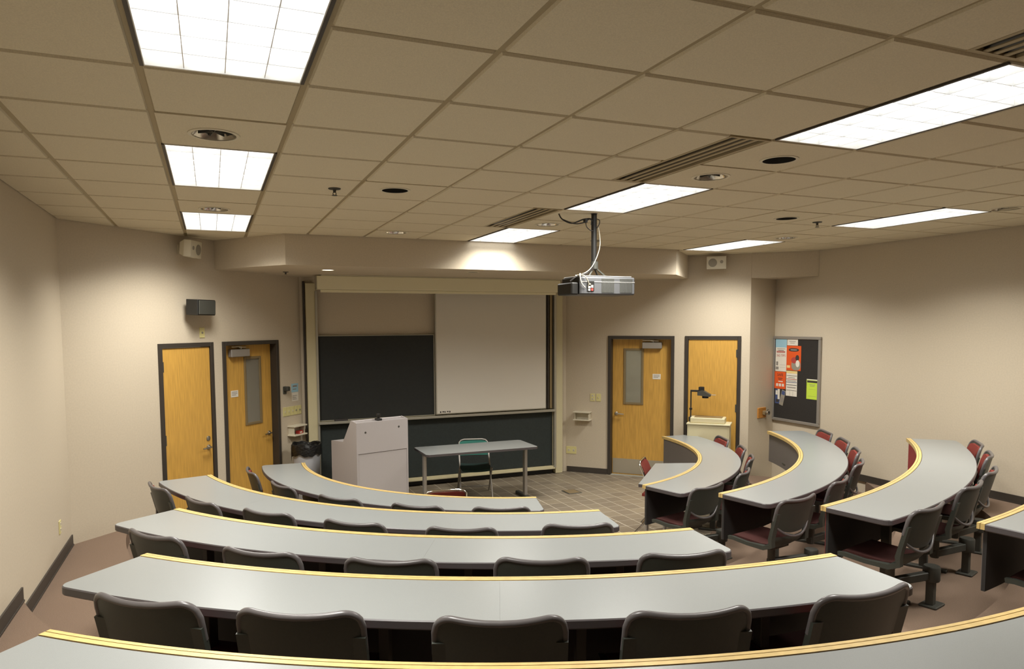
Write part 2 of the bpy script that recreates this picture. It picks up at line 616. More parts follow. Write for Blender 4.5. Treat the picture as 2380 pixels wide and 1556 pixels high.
# ------------------------------------------------------------------ ceiling
TC = 0.6096
def gx(i): return (i - 0.3655) * TC
def gy(j): return (j + 4.9694) * TC
SOF = [(0.06, 8.81), (0.76, 7.90), (5.78, 7.90), (6.47, 8.56)]     # front edges of the soffit, left to right
ceiling = MB().prism(room, Z_TOP - 0.06, Z_TOP).build('ceiling', M['plenum'])
tag(ceiling, 'suspended ceiling of beige lay-in tiles on a metal grid', None, None, 'structure')
LIGHTS = [(i, j) for i in (0, 5, 10) for j in (-2, 2, 6)]
lightcells = {(i, j + d) for i, j in LIGHTS for d in (0, 1)}
DIFF = [(4, -4), (4, 0), (4, 4)]
diffcells = {(i, j + d) for i, j in DIFF for d in (0, 1)}
DOWN = {(0, 1): (0.44, 1.52), (0, 5): (0.46, 5.6), (5, 1): (5.5, 1.45), (3, 7): (3.40, 7.2), (5, 5): (5.45, 5.4), (10, 1): (10.9, 1.75), (10, 5): (10.5, 5.5)}
SPKR = {(2, 3): (2.45, 3.4), (5, 0): (5.6, 0.55), (8, 3): (8.62, 3.55)}
GAP = 0.013
sofL = ((SOF[0][0], SOF[0][1]), (SOF[1][0], SOF[1][1]))
def halfplane(p, q):
    """keep the left side of p->q as  n.x <= c"""
    dx, dy = q[0] - p[0], q[1] - p[1]
    n = (dy, -dx)
    return (n[0], n[1], n[0] * p[0] + n[1] * p[1])
HP_L = halfplane(SOF[1], SOF[0])     # region left/outside of the soffit's left flank
HP_R = halfplane(SOF[3], SOF[2])
def area(poly):
    n = len(poly)
    return 0.5 * abs(sum(poly[i][0] * poly[(i + 1) % n][1] - poly[(i + 1) % n][0] * poly[i][1] for i in range(n)))
def tile_mesh(poly, hole=None):
    mb = MB()
    n = len(poly)
    a = sum(poly[i][0] * poly[(i + 1) % n][1] - poly[(i + 1) % n][0] * poly[i][1] for i in range(n))
    if a < 0: poly = poly[::-1]
    cx_, cy_ = sum(p[0] for p in poly) / n, sum(p[1] for p in poly) / n
    ins = 0.006
    def shr(p, d):
        v = Vector((p[0] - cx_, p[1] - cy_))
        l = v.length
        return (p[0] - v.x / l * d, p[1] - v.y / l * d)
    if hole is None:
        low = [shr(p, ins * 1.4) for p in poly]
        vv = [(x, y, Z_CEIL) for x, y in low] + [(x, y, Z_CEIL + 0.010) for x, y in poly] + [(x, y, Z_CEIL + 0.018) for x, y in poly]
        mb.add(vv, [tuple(range(n - 1, -1, -1)), tuple(2 * n + i for i in range(n))] +
               [(r * n + i, r * n + (i + 1) % n, (r + 1) * n + (i + 1) % n, (r + 1) * n + i) for r in (0, 1) for i in range(n)])
    else:
        hx, hy, hr = hole
        K = 32
        ring, sq = [], []
        x0, x1 = min(p[0] for p in poly), max(p[0] for p in poly)
        y0, y1 = min(p[1] for p in poly), max(p[1] for p in poly)
        for k in range(K):
            a = 2 * pi * (k + 0.5) / K
            c, s_ = cos(a), sin(a)
            ring.append((hx + hr * c, hy + hr * s_))
            t = min(((x1 if c > 0 else x0) - hx) / c, ((y1 if s_ > 0 else y0) - hy) / s_)
            sq.append([hx + t * c, hy + t * s_])
        for cxp, cyp in ((x0, y0), (x1, y0), (x1, y1), (x0, y1)):
            k = min(range(K), key=lambda q: hypot(sq[q][0] - cxp, sq[q][1] - cyp))
            sq[k] = [cxp, cyp]
        z = Z_CEIL
        vv = [(x, y, z) for x, y in ring] + [(x, y, z) for x, y in sq] + [(x, y, z + 0.018) for x, y in sq] + [(x, y, z + 0.018) for x, y in ring]
        fs = []
        for k in range(K):
            k2 = (k + 1) % K
            fs += [(k, k2, K + k2, K + k), (K + k, K + k2, 2 * K + k2, 2 * K + k), (2 * K + k, 2 * K + k2, 3 * K + k2, 3 * K + k), (3 * K + k, 3 * K + k2, k2, k)]
        mb.add(vv, fs)
    return mb.mesh('ceiling_tile', [M['ceil']])
full = tile_mesh([(GAP, GAP), (TC - GAP, GAP), (TC - GAP, TC - GAP), (GAP, TC - GAP)])
HOLE_D, HOLE_S = 0.112, 0.098
for j in range(-7, 11):
    for i in range(-2, 14):
        if (i, j) in lightcells:
            continue
        x0, x1, y0, y1 = gx(i) + GAP, gx(i + 1) - GAP, gy(j) + GAP, gy(j + 1) - GAP
        if (i, j) in diffcells:
            x1 = gx(4.56)
        base = [(x0, y0), (x1, y0), (x1, y1), (x0, y1)]
        polys = []
        pl = [(nx, ny, c - 0.004) for nx, ny, c in ROOM_PL]
        if y1 <= 7.90:
            polys = [in_clip(base, pl)]
        else:
            polys = [in_clip(base, pl + [HP_L]), in_clip(base, pl + [HP_R])]
            if y0 < 7.90:
                mid_ = in_clip(base, pl + [(0, 1, 7.898), (-1, 0, -0.76), (1, 0, 5.78)])
                polys.append(mid_)
        for pz in polys:
            if len(pz) < 3 or area(pz) < 0.004:
                continue
            if (i, j) in DOWN:
                h = DOWN[(i, j)]
                o = link('ceiling_tile', tile_mesh(pz, (gx(h[0]), gy(h[1]), HOLE_D)), ceiling)
            elif (i, j) in SPKR:
                h = SPKR[(i, j)]
                o = link('ceiling_tile', tile_mesh(pz, (gx(h[0]), gy(h[1]), HOLE_S)), ceiling)
            elif abs(area(pz) - (TC - 2 * GAP) ** 2) < 1e-4:
                o = link('ceiling_tile', full, ceiling)
                o.location = (gx(i), gy(j), 0)
            else:
                o = link('ceiling_tile', tile_mesh(pz), ceiling)
# grid rails, visible in the gaps
for i in range(-2, 15):
    x = gx(i)
    if x < XL + 0.02 or x > XR - 0.02: continue
    ymax = min(YF, 8.75 + x, 15.03 - x)
    if 0.76 <= x <= 5.78: ymax = 7.895
    elif x < 0.76 and x > 0.06: ymax = 7.90 + (0.76 - x) * 1.3
    elif x > 5.78 and x < 6.47: ymax = 7.90 + (x - 5.78) * 0.95
    r_ = MB().box(x - 0.0125, x + 0.0125, YB, ymax - 0.01, Z_CEIL + 0.009, Z_CEIL + 0.03).build('grid_rail', M['rail'], ceiling)
for j in range(-7, 11):
    y = gy(j)
    xa = max(XL, y - 8.75)
    xb = min(XR, 15.03 - y)
    spans = [(xa, xb)]
    if y > 7.90:
        spans = [(xa, 0.76 - (y - 7.90) / 1.3), (5.78 + (y - 7.90) / 0.95, xb)]
    for a, b_ in spans:
        if b_ - a > 0.1:
            # cross rails stop at the troffers
            segs = [(a, b_)]
            for (li, lj) in LIGHTS:
                if lj + 1 == j:
                    ns = []
                    for s0, s1 in segs:
                        if gx(li) > s0 and gx(li + 1) < s1:
                            ns += [(s0, gx(li)), (gx(li + 1), s1)]
                        else: ns.append((s0, s1))
                    segs = ns
            for (di, dj) in DIFF:
                if dj + 1 == j:
                    ns = []
                    for s0, s1 in segs:
                        if gx(4.55) > s0 and gx(5) < s1:
                            ns += [(s0, gx(4.55)), (gx(5), s1)]
                        else: ns.append((s0, s1))
                    segs = ns
            for s0, s1 in segs:
                MB().box(s0, s1, y - 0.012, y + 0.012, Z_CEIL + 0.010, Z_CEIL + 0.026).build('grid_rail', M['rail'], ceiling)

# soffit over the boards and the little bulkhead over the alcove
sp = [SOF[0], SOF[1], SOF[2], SOF[3], PC, PB]
sp = in_clip(sp, [(nx, ny, c - 0.002) for nx, ny, c in ROOM_PL])
soffit = MB().prism(sp, Z_SOF, Z_TOP - 0.07).build('soffit', M['wall'])
tag(soffit, 'dropped cream soffit above the boards', None, None, 'structure')
soffit.name = 'ceiling_soffit'
bk = MB().prism([(PD[0] + 0.004, PD[1] + 0.004), (XR - 0.003, 15.03 - XR + 0.003), (XR - 0.003, PE[1] - 0.004)], 2.968, Z_TOP - 0.07).build('ceiling_bulkhead', M['wall'])
tag(bk, 'small cream bulkhead over the corner by the pinboard', None, None, 'structure')

# ------------------------------------------------------------------ ceiling lights
HW, HL = TC / 2 - 0.012, TC - 0.012
def make_troffer():
    t = thing('ceiling_light', 'x', 'ceiling light')
    mb = MB()
    d = 0.10
    th = 0.012
    mb.box(-HW, -HW + th, -HL, HL, 0, d)
    mb.box(HW - th, HW, -HL, HL, 0, d)
    mb.box(-HW + th, HW - th, -HL, -HL + th, 0, d)
    mb.box(-HW + th, HW - th, HL - th, HL, 0, d)
    mb.box(-HW, HW, -HL, HL, d, d + 0.02)
    mb.build('housing', M['housing'], t)
    MB().box(-HW + 0.014, HW - 0.014, -HL + 0.014, HL - 0.014, d - 0.012, d - 0.004).build('lamp_panel', M['glow'], t)
    bl = MB().box(-0.0016, 0.0016, -HL + 0.013, HL - 0.013, 0.004, 0.034).mesh('louver_blade', [M['blade']])
    for k in (-1, 0, 1):
        o = link('louver_blade', bl, t)
        o.location = (k * (2 * HW) / 4, 0, 0)
    bc = MB().box(-HW + 0.013, HW - 0.013, -0.0016, 0.0016, 0.003, 0.033).mesh('louver_blade', [M['blade']])
    for k in range(1, 7):
        o = link('louver_blade', bc, t)
        o.location = (0, -HL + 2 * HL * k / 7, 0)
    mb = MB()
    for x0, x1, y0, y1 in ((-HW - 0.006, -HW + 0.008, -HL, HL), (HW - 0.008, HW + 0.006, -HL, HL)):
        mb.box(x0, x1, y0, y1, -0.002, 0.006)
    mb.build('shadow_gap', M['base'], t)
    la = bpy.data.lights.new('louvre_light', 'AREA')
    la.shape = 'RECTANGLE'
    la.size = 2 * HW - 0.14
    la.size_y = 2 * HL - 0.30
    la.energy = LAMP_W
    la.color = LAMP_COL
    la.spread = radians(LAMP_SPREAD)
    lo = link('louvre_light', la, t)
    lo.location = (0, 0, -0.004)
    return t
tro = make_troffer()
note_kids(tro)
COLN = {0: 'left', 5: 'middle', 10: 'right'}
ROWN = {-2: 'nearest the viewer', 2: 'halfway to the front', 6: 'closest to the front wall'}
for n, (i, j) in enumerate(LIGHTS):
    o = tro if n == 0 else copy_tree(tro)
    o.location = (gx(i + 0.5), gy(j + 1), Z_CEIL)
    o['label'] = 'recessed ceiling light in the %s column, %s' % (COLN[i], ROWN[j])
    o['group'] = 'recessed ceiling lights'

# air diffusers
DN = {-4: 'nearest the viewer', 0: 'beside the middle light', 4: 'near the projector'}
for n, (i, j) in enumerate(DIFF):
    t = thing('air_diffuser', 'linear slot air diffuser in the ceiling, ' + DN[j], 'air vent', (gx(4.78), gy(j + 1), Z_CEIL), 0, 'linear air diffusers')
    w = gx(5) - gx(4.56)
    MB().box(-w / 2, w / 2, -TC + 0.01, TC - 0.01, 0.014, 0.05).build('back_box', M['black'], t)
    mbf = MB()
    mbf.box(-w / 2, -w / 2 + 0.022, -TC + 0.012, TC - 0.012, 0, 0.014)
    mbf.box(w / 2 - 0.022, w / 2, -TC + 0.012, TC - 0.012, 0, 0.014)
    mbf.box(-w / 2 + 0.022, w / 2 - 0.022, -TC + 0.012, -TC + 0.03, 0, 0.014)
    mbf.box(-w / 2 + 0.022, w / 2 - 0.022, TC - 0.03, TC - 0.012, 0, 0.014)
    mbf.build('frame', M['rail'], t)
    ms = MB().box(-0.013, 0.013, -TC + 0.03, TC - 0.03, 0.001, 0.005).mesh('slat', [M['rail']])
    for k in range(3):
        o = link('slat', ms, t)
        o.location = (-w / 2 + 0.022 + (w - 0.044) * (k + 1) / 4, 0, 0)

# round downlights and speakers
DLN = {(0, 1): 'between the first two lights of the left column', (0, 5): 'between the last two lights of the left column', (5, 1): 'between the first two lights of the middle column',
       (3, 7): 'close to the soffit left of the middle column', (5, 5): 'between the projector and the middle column light', (10, 1): 'at the near end of the right column light', (10, 5): 'between the two right column lights'}
for k, h in DOWN.items():
    t = thing('downlight', 'round chrome recessed downlight ' + DLN[k], 'downlight', (gx(h[0]), gy(h[1]), Z_CEIL), 0, 'round ceiling downlights')
    R_ = HOLE_D
    MB().lathe([(R_ + 0.014, 0.0), (R_ + 0.013, -0.004), (R_ - 0.004, -0.005), (R_ - 0.004, 0.004)], 36).build('trim_ring', M['white'], t, 40)
    MB().lathe([(R_ - 0.004, 0.0), (R_ - 0.02, 0.05), (R_ - 0.05, 0.1), (0.03, 0.12)], 36).build('reflector', M['chrome'], t, 40)
    mbv = MB()
    for q in range(4):
        a = q * pi / 4 + 0.2
        mt_ = Matrix.Rotation(a, 4, 'Z')
        mbv.box(-R_ + 0.022, R_ - 0.022, -0.002, 0.002, 0.012, 0.045, mtx=mt_)
    mbv.build('baffle', M['iron'], t)
SKN = {(2, 3): 'above the left-hand desks', (5, 0): 'at the end of the large middle light', (8, 3): 'above the right-hand desks'}
for k, h in SPKR.items():
    t = thing('ceiling_speaker', 'round black ceiling speaker ' + SKN[k], 'speaker', (gx(h[0]), gy(h[1]), Z_CEIL), 0, 'round ceiling speakers')
    R_ = HOLE_S
    MB().lathe([(R_ + 0.014, 0.0), (R_ + 0.013, -0.004), (R_ - 0.004, -0.005), (R_ - 0.004, 0.01)], 36).build('trim_ring', M['white'], t, 40)
    MB().lathe([(R_ - 0.003, -0.003), (R_ * 0.5, -0.004), (0.001, -0.004)], 36).build('grille', M['cloth'], t, 40)
for nm, (i, j), lb in (('sprinkler', (1.76, 3.54), 'small pendent sprinkler head left of the black ceiling speaker'), ('sprinkler', (9.4, 3.7), 'small pendent sprinkler head near the right ceiling lights')):
    t = thing(nm, lb, 'sprinkler', (gx(i), gy(j), Z_CEIL), 0, 'ceiling sprinklers')
    MB().lathe([(0.045, 0.0), (0.043, -0.006), (0.012, -0.010), (0.010, -0.03), (0.001, -0.03)], 20).build('escutcheon', M['iron'], t, 40)
    MB().lathe([(0.001, -0.048), (0.02, -0.048), (0.02, -0.051), (0.001, -0.051)], 16).build('deflector', M['iron'], t)
    MB().tube([(0.008, 0, -0.028), (0.012, 0, -0.04), (0.004, 0, -0.049)], 0.003, 6).tube([(-0.008, 0, -0.028), (-0.012, 0, -0.04), (-0.004, 0, -0.049)], 0.003, 6).build('frame_arm', M['iron'], t)
t = thing('smoke_detector', 'small dark disc on the ceiling behind the projector pole', 'detector', (gx(7.29), gy(7.06), Z_CEIL))
MB().lathe([(0.06, 0.0), (0.058, -0.012), (0.03, -0.02), (0.001, -0.02)], 24).build('cover', M['grille'], t, 40)
MB().lathe([(0.02, -0.02), (0.018, -0.024), (0.001, -0.024)], 16).build('sensor', M['black'], t)
# soffit downlights
for (x, y), lit, lb in (((1.29, 8.47), True, 'lit round downlight under the soffit above the left board post'), ((3.03, 8.28), False, 'unlit round downlight under the soffit above the whiteboard')):
    t = thing('downlight', lb, 'downlight', (x, y, Z_SOF))
    MB().lathe([(0.085, 0.0), (0.084, -0.005), (0.07, -0.006), (0.068, -0.001)], 28).build('trim_ring', M['white'], t, 40)
    MB().lathe([(0.068, -0.001), (0.001, -0.001)], 28).build('lens', M['bulb'] if lit else M['iron'], t)
    if lit:
        la = bpy.data.lights.new('downlight_beam', 'SPOT')
        la.energy = 22
        la.color = (1.0, 0.9, 0.72)
        la.spot_size = radians(100)
        la.spot_blend = 0.8
        la.shadow_soft_size = 0.06
        lo = link('downlight_beam', la, t)
        lo.location = (0, 0, -0.02)
t = thing('sprinkler', 'tiny sprinkler under the soffit at its left end', 'sprinkler', (0.86, 8.95, Z_SOF), 0, 'ceiling sprinklers')
MB().lathe([(0.035, 0.0), (0.033, -0.006), (0.010, -0.010), (0.010, -0.03), (0.001, -0.03)], 16).build('escutcheon', M['iron'], t, 40)

# ------------------------------------------------------------------ doors
def door(n, wall_rot, origin, s0, s1, label, recess, hinge, glass=False, kick=False, closer=None, sign=None, handle=0.95, lock=False):
    """frame s0..s1 along the wall; local x along the wall, local -y into the room"""
    L_ = s1 - s0
    d = Vector((cos(wall_rot), sin(wall_rot)))
    p = Vector(origin) + d * s0
    t = empty('door_%d' % n, (p.x, p.y, 0), wall_rot)
    tag(t, label, None, None, 'structure')
    mb = MB()
    F0 = -0.018
    th = 0.14
    mb.cbox(0, FR, F0, th, 0, DTOP, 0.003)
    mb.build('frame_jamb', M['frame'], t)
    MB().cbox(L_ - FR, L_, F0, th, 0, DTOP, 0.003).build('frame_jamb', M['frame'], t)
    MB().cbox(FR, L_ - FR, F0, th, DTOP - FR, DTOP, 0.003).build('frame_head', M['frame'], t)
    # stop
    y0, y1 = recess, recess + 0.044
    x0, x1 = FR + 0.004, L_ - FR - 0.004
    zt = DTOP - FR - 0.004
    leaf = MB()
    if glass:
        gx0, gx1, gz0, gz1 = glass
        leaf.box(x0, gx0, y0, y1, 0.003, zt)
        leaf.box(gx1, x1, y0, y1, 0.003, zt)
        leaf.box(gx0, gx1, y0, y1, 0.003, gz0)
        leaf.box(gx0, gx1, y0, y1, gz1, zt)
    else:
        leaf.cbox(x0, x1, y0, y1, 0.003, zt, 0.003)
    lf = leaf.build('leaf', M['maple'], t)
    if glass:
        w = 0.024
        fr_ = MB()
        fr_.cbox(gx0 - w * 0.3, gx0 + w, y0 - 0.012, y1 + 0.01, gz0 - w * 0.3, gz1 + w * 0.3, 0.003)
        fr_.cbox(gx1 - w, gx1 + w * 0.3, y0 - 0.012, y1 + 0.01, gz0 - w * 0.3, gz1 + w * 0.3, 0.003)
        fr_.cbox(gx0 + w, gx1 - w, y0 - 0.012, y1 + 0.01, gz0 - w * 0.3, gz0 + w, 0.003)
        fr_.cbox(gx0 + w, gx1 - w, y0 - 0.012, y1 + 0.01, gz1 - w, gz1 + w * 0.3, 0.003)
        fr_.build('window_frame', M['bronze'], lf)
        MB().box(gx0 + w, gx1 - w, y0 + 0.002, y0 + 0.008, gz0 + w, gz1 - w).build('window_pane', M['glass'], lf)
    hx = (x1 - 0.065) if hinge == 'L' else (x0 + 0.065)
    sg = -1 if hinge == 'L' else 1
    h = MB()
    h.lathe([(0.027, 0.0), (0.027, 0.008), (0.018, 0.012), (0.001, 0.012)], 20)
    hv = [(hx + x, y0 - z, handle + y) for x, y, z in h.v]
    hb = MB().add(hv, h.f)
    hb.tube([(hx, y0 - 0.008, handle), (hx, y0 - 0.05, handle)], 0.010, 10)
    hb.tube([(hx, y0 - 0.048, handle), (hx + sg * 0.03, y0 - 0.052, handle + 0.002), (hx + sg * 0.12, y0 - 0.05, handle - 0.004)], 0.0095, 10)
    hb.build('handle', M['steel'], lf, 40, fix=True)
    if lock:
        h2 = MB().add([(hx + x, y0 - z, handle + 0.10 + y) for x, y, z in h.v], h.f)
        h2.build('deadbolt', M['steel'], lf, 40, fix=True)
    hgx = FR if hinge == 'L' else L_ - FR
    if hinge and recess < 0.02:
        for hz in (0.25, 1.11, 1.90):
            MB().tube([(hgx, y0 - 0.009, hz - 0.055), (hgx, y0 - 0.009, hz + 0.055)], 0.0085, 8).box(hgx - 0.02, hgx + 0.02, y0 - 0.004, y0 + 0.004, hz - 0.055, hz + 0.055).build('hinge', M['iron'], t)
    if kick:
        MB().box(x0 + 0.01, x1 - 0.01, y0 - 0.003, y0, 0.02, 0.25).build('kick_plate', M['kick'], lf)
    if closer:
        c0, c1 = closer
        cb = MB().cbox(c0, c1, y0 - 0.06, y0, zt - 0.14, zt - 0.045, 0.006).build('closer_box', M['satin'], lf)
        MB().box((c0 + c1) / 2 - 0.02 + 0.0, (c0 + c1) / 2 + 0.10, y0 - 0.05, y0 - 0.035, zt - 0.03, zt - 0.02).tube([((c0 + c1) / 2 + 0.02, y0 - 0.04, zt - 0.046), ((c0 + c1) / 2 + 0.02, y0 - 0.04, zt - 0.015)], 0.012, 8).box((c0 + c1) / 2 - 0.14, (c0 + c1) / 2 + 0.03, y0 - 0.045, y0 - 0.03, zt - 0.022, zt - 0.012).build('closer_arm', M['steel'], cb)
    if sign:
        sx, sz = sign
        s_ = MB().box(sx - 0.06, sx + 0.06, y0 - 0.003, y0, sz - 0.04, sz + 0.04).build('sign_plate', M['paper'], lf)
        pm = MB()
        for q in range(3):
            pm.box(sx - 0.045, sx + 0.045 - 0.02 * (q == 2), y0 - 0.0036, y0 - 0.003, sz + 0.018 - q * 0.018, sz + 0.025 - q * 0.018)
        pm.build('print', M['inkgrey'], s_)
    return t
LD1, LD2, LD3, LD4 = D1[1] - D1[0], D2[1] - D2[0], D3[1] - D3[0], D4[1] - D4[0]
door(1, ROT_L, PA, D1[0], D1[1], 'narrow plain maple door in a dark frame, leftmost of the four doors', 0.0, 'L', lock=True)
xg = lambda x, D, s: s(x) - D[0]
door(2, ROT_L, PA, D2[0], D2[1], 'maple door with narrow window and closer, left of the boards', 0.085, 'L',
     glass=(xg(0.422, D2, sL), xg(0.622, D2, sL), 1.105, 1.945), closer=(xg(0.235, D2, sL), xg(0.455, D2, sL)), sign=(xg(0.297, D2, sL), 1.51))
door(3, ROT_R, PC, D3[0], D3[1], 'maple door with narrow window and steel kick plate, right of the boards', 0.085, 'R',
     glass=(xg(5.80, D3, sR), xg(6.005, D3, sR), 1.105, 1.95), kick=True, closer=(xg(6.0, D3, sR), xg(6.205, D3, sR)), sign=(xg(6.15, D3, sR), 1.535))
door(4, ROT_R, PC, D4[0], D4[1], 'plain maple door behind the overhead projector', 0.0, 'R', handle=0.95)

# ------------------------------------------------------------------ baseboards
def baseboard(name, a, b_, z, label, h=0.10, th=0.012):
    a, b_ = Vector(a), Vector(b_)
    d = (b_ - a)
    L_ = d.length
    d.normalize()
    o = MB().box(0, L_, -th, 0, 0, h).box(0, L_, -th - 0.006, 0, 0, 0.012).build(name, M['base'])
    o.location = (a.x, a.y, z)
    o.rotation_euler = (0, 0, atan2(d.y, d.x))
    tag(o, label, None, None, 'structure')
dR = Vector((1, -1)) / S2
pC = Vector(PC)
baseboard('baseboard_right', pC + dR * 0.02, pC + dR * D3[0], 0, 'dark rubber baseboard between the board post and the right glazed door', 0.085)
def riser_y(k, x):
    best = None
    P_ = RIS[k]
    for i in range(len(P_) - 1):
        a, b_ = P_[i], P_[i + 1]
        if (a[0] - x) * (b_[0] - x) <= 0 and a[0] != b_[0]:
            t = (x - a[0]) / (b_[0] - a[0])
            y = a[1] + t * (b_[1] - a[1])
            if best is None or y > best: best = y
    return best
yl4 = riser_y(4, XL + 0.01) or 5.85
yr4 = riser_y(4, XR - 0.01) or 5.2
yl5 = riser_y(5, XL + 0.01) or 3.9
yr5 = riser_y(5, XR - 0.01) or 3.6
print('riser y', yl4, yl5, yr4, yr5)
baseboard('baseboard_left', (XL, min(yl4, 7.4)), (XL, 7.47), 0.30, 'dark baseboard along the left wall on the third tier')
baseboard('baseboard_left', (XL, yl5), (XL, yl4), 0.45, 'dark baseboard along the left wall on the fourth tier')
baseboard('baseboard_left', (XL, YB), (XL, yl5), 0.60, 'dark baseboard along the left wall beside the viewer')
baseboard('baseboard_right', (XR, 8.10), (XR, yr4), 0.30, 'dark baseboard along the right wall on the third tier', 0.085)
baseboard('baseboard_right', (XR, yr4), (XR, yr5), 0.45, 'dark baseboard along the right wall on the fourth tier', 0.085)

# ------------------------------------------------------------------ boards on the front wall
def slab(name, x0, x1, y0, y1, z0, z1, mt, parent=None, c=0.003):
    return MB().cbox(x0, x1, y0, y1, z0, z1, c).build(name, mt, parent)
t = thing('sliding_board_rack', 'cream metal frame and posts holding the sliding boards on the front wall', 'board rack', (3.1, YF, 0))
ox = 3.1
for x0, x1 in ((1.185, 1.31), (4.925, 5.045)):
    p_ = slab('post', x0 - ox, x1 - ox, -0.11, -0.002, 0.006, 2.90, M['cream'], t)
    slab('post_edge', (x1 - 0.004 if x0 < 3 else x0 - 0.03) - ox, (x1 + 0.026 if x0 < 3 else x0 + 0.004) - ox, -0.125, -0.05, 0.10, 2.80, M['alu'], p_)
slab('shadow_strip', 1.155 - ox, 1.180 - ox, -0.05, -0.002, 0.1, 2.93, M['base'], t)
slab('guide_rail', 4.79 - ox, 4.815 - ox, -0.10, -0.002, 1.03, 2.79, M['base'], t)
slab('guide_rail', 4.83 - ox, 4.87 - ox, -0.10, -0.002, 1.03, 2.79, M['bronze'], t)
tl = slab('ledge', 1.315 - ox, 4.90 - ox, -0.16, -0.002, 0.985, 1.012, M['cream'], t)
slab('ledge_lip', 1.315 - ox, 4.90 - ox, -0.165, -0.155, 0.985, 1.022, M['alu'], tl)
slab('bottom_rail', 1.315 - ox, 4.90 - ox, -0.10, -0.002, 0.085, 0.125, M['cream'], t)
slab('chalk_tray', 1.315 - ox, 4.90 - ox, -0.15, -0.10, 0.085, 0.105, M['cream'], t)
slab('toe_recess', 1.315 - ox, 4.90 - ox, -0.05, -0.002, 0.004, 0.084, M['black'], t)
t = thing('chalkboard', 'dark sliding chalkboard panel left of the whiteboard', 'chalkboard', (2.14, YF - 0.05, 1.03))
slab('panel', -0.835, 0.835, -0.012, 0.012, 0.0, 1.155, M['chalk_dark'], t)
for x0, x1, z0, z1 in ((-0.85, -0.835, 0, 1.155), (0.835, 0.85, 0, 1.155), (-0.85, 0.85, 1.155, 1.165), (-0.85, 0.85, -0.012, 0.0)):
    slab('edge_strip', x0, x1, -0.016, 0.014, z0, z1, M['alu'], t, 0.002)
t = thing('chalkboard', 'long green chalkboard below the ledge, behind the lectern', 'chalkboard', (3.105, YF - 0.05, 0.13))
slab('panel', -1.785, 1.785, -0.012, 0.02, 0.0, 0.85, M['chalk_green'], t)
slab('edge_strip', 1.785, 1.80, -0.018, 0.02, 0.0, 0.85, M['cream'], t)
slab('edge_strip', -1.80, -1.785, -0.018, 0.02, 0.0, 0.85, M['cream'], t)
t = thing('whiteboard', 'tall white sliding marker board on the front wall', 'whiteboard', (3.88, YF - 0.09, 1.04))
slab('panel', -0.875, 0.875, -0.012, 0.012, 0.0, 1.745, M['whiteboard'], t)
for x0, x1, z0, z1 in ((-0.89, -0.875, -0.01, 1.755), (0.875, 0.885, -0.01, 1.755), (-0.875, 0.875, 1.745, 1.755), (-0.875, 0.875, -0.01, 0.0)):
    slab('edge_strip', x0, x1, -0.015, 0.014, z0, z1, M['alu'], t, 0.002)
mb = MB()
for k, w in enumerate((0.02, 0.03, 0.015, 0.025, 0.02)):
    mb.box(-0.83 + k * 0.035, -0.83 + k * 0.035 + w, -0.0125, -0.012, 0.012 + 0.006 * (k % 2), 0.035)
mb.build('written_mark', M['ink'], t)
o = MB().cbox(-0.09, 0.09, -0.025, 0.025, 0.0, 0.03, 0.004).build('board_eraser', M['ink'])
o.location = (1.62, YF - 0.125, 1.0125)
tag(o, 'black board eraser on the ledge under the dark chalkboard', 'eraser')

# projection screen housing under the soffit
t = thing('projection_screen', 'retracted projection screen in a long cream case under the soffit', 'projection screen', (3.03, 9.38, 2.77))
slab('case', -1.755, 1.755, -0.06, 0.07, 0.03, 0.205, M['case'], t, 0.006)
slab('hem_bar', -1.70, 1.70, -0.012, 0.012, -0.008, 0.029, M['case'], t, 0.004)
slab('top_flange', -1.70, 1.80, -0.10, 0.10, 0.206, 0.213, M['white'], t, 0.002)
for s in (-1, 1):
    slab('end_cap', s * 1.756 - (0.006 if s < 0 else 0), s * 1.756 + (0.006 if s > 0 else 0), -0.064, 0.074, 0.026, 0.205, M['alu'], t, 0.002)

# ------------------------------------------------------------------ desks
def arc_pts(cx_, cy_, r, a0, a1, n):
    return [(cx_ + r * cos(a0 + (a1 - a0) * i / n), cy_ + r * sin(a0 + (a1 - a0) * i / n)) for i in range(n + 1)]
def sector_outline(cx_, cy_, ra, rb, a0, a1, rc0, rc1, ins=0.0, n=28, i0=1, i1=1):
    """front arc a0->a1 at ra, back along rb with rounded rear corners"""
    da0, da1 = i0 * ins / ra, i1 * ins / ra
    db0, db1 = i0 * ins / rb, i1 * ins / rb
    ra_, rb_ = ra + ins, rb - ins
    pts = arc_pts(cx_, cy_, ra_, a0 + da0, a1 - da1, n)
    def corner(a_end, sgn, rc):
        rc = max(rc - ins, 0.001)
        aa = a_end - sgn * (db1 if sgn > 0 else db0)
        q = []
        for k in range(7):
            th = k / 6 * pi / 2
            rr = rb_ - rc + rc * sin(th)
            off = rc * (1 - cos(th))
            q.append((rr, aa - sgn * off / rr))
        return [(cx_ + r * cos(a), cy_ + r * sin(a)) for r, a in q]
    if rc1 > 0: pts += corner(a1, 1, rc1)
    else: pts.append((cx_ + rb_ * cos(a1 - db1), cy_ + rb_ * sin(a1 - db1)))
    s0 = a1 - (rc1 / rb if rc1 > 0 else 0) - db1 * (rc1 <= 0)
    e0 = a0 + (rc0 / rb if rc0 > 0 else 0) + db0 * (rc0 <= 0)
    pts += arc_pts(cx_, cy_, rb_, s0, e0, n)[1:-1]
    if rc0 > 0: pts += corner(a0, -1, rc0)[::-1]
    else: pts.append((cx_ + rb_ * cos(a0 + db0), cy_ + rb_ * sin(a0 + db0)))
    return pts
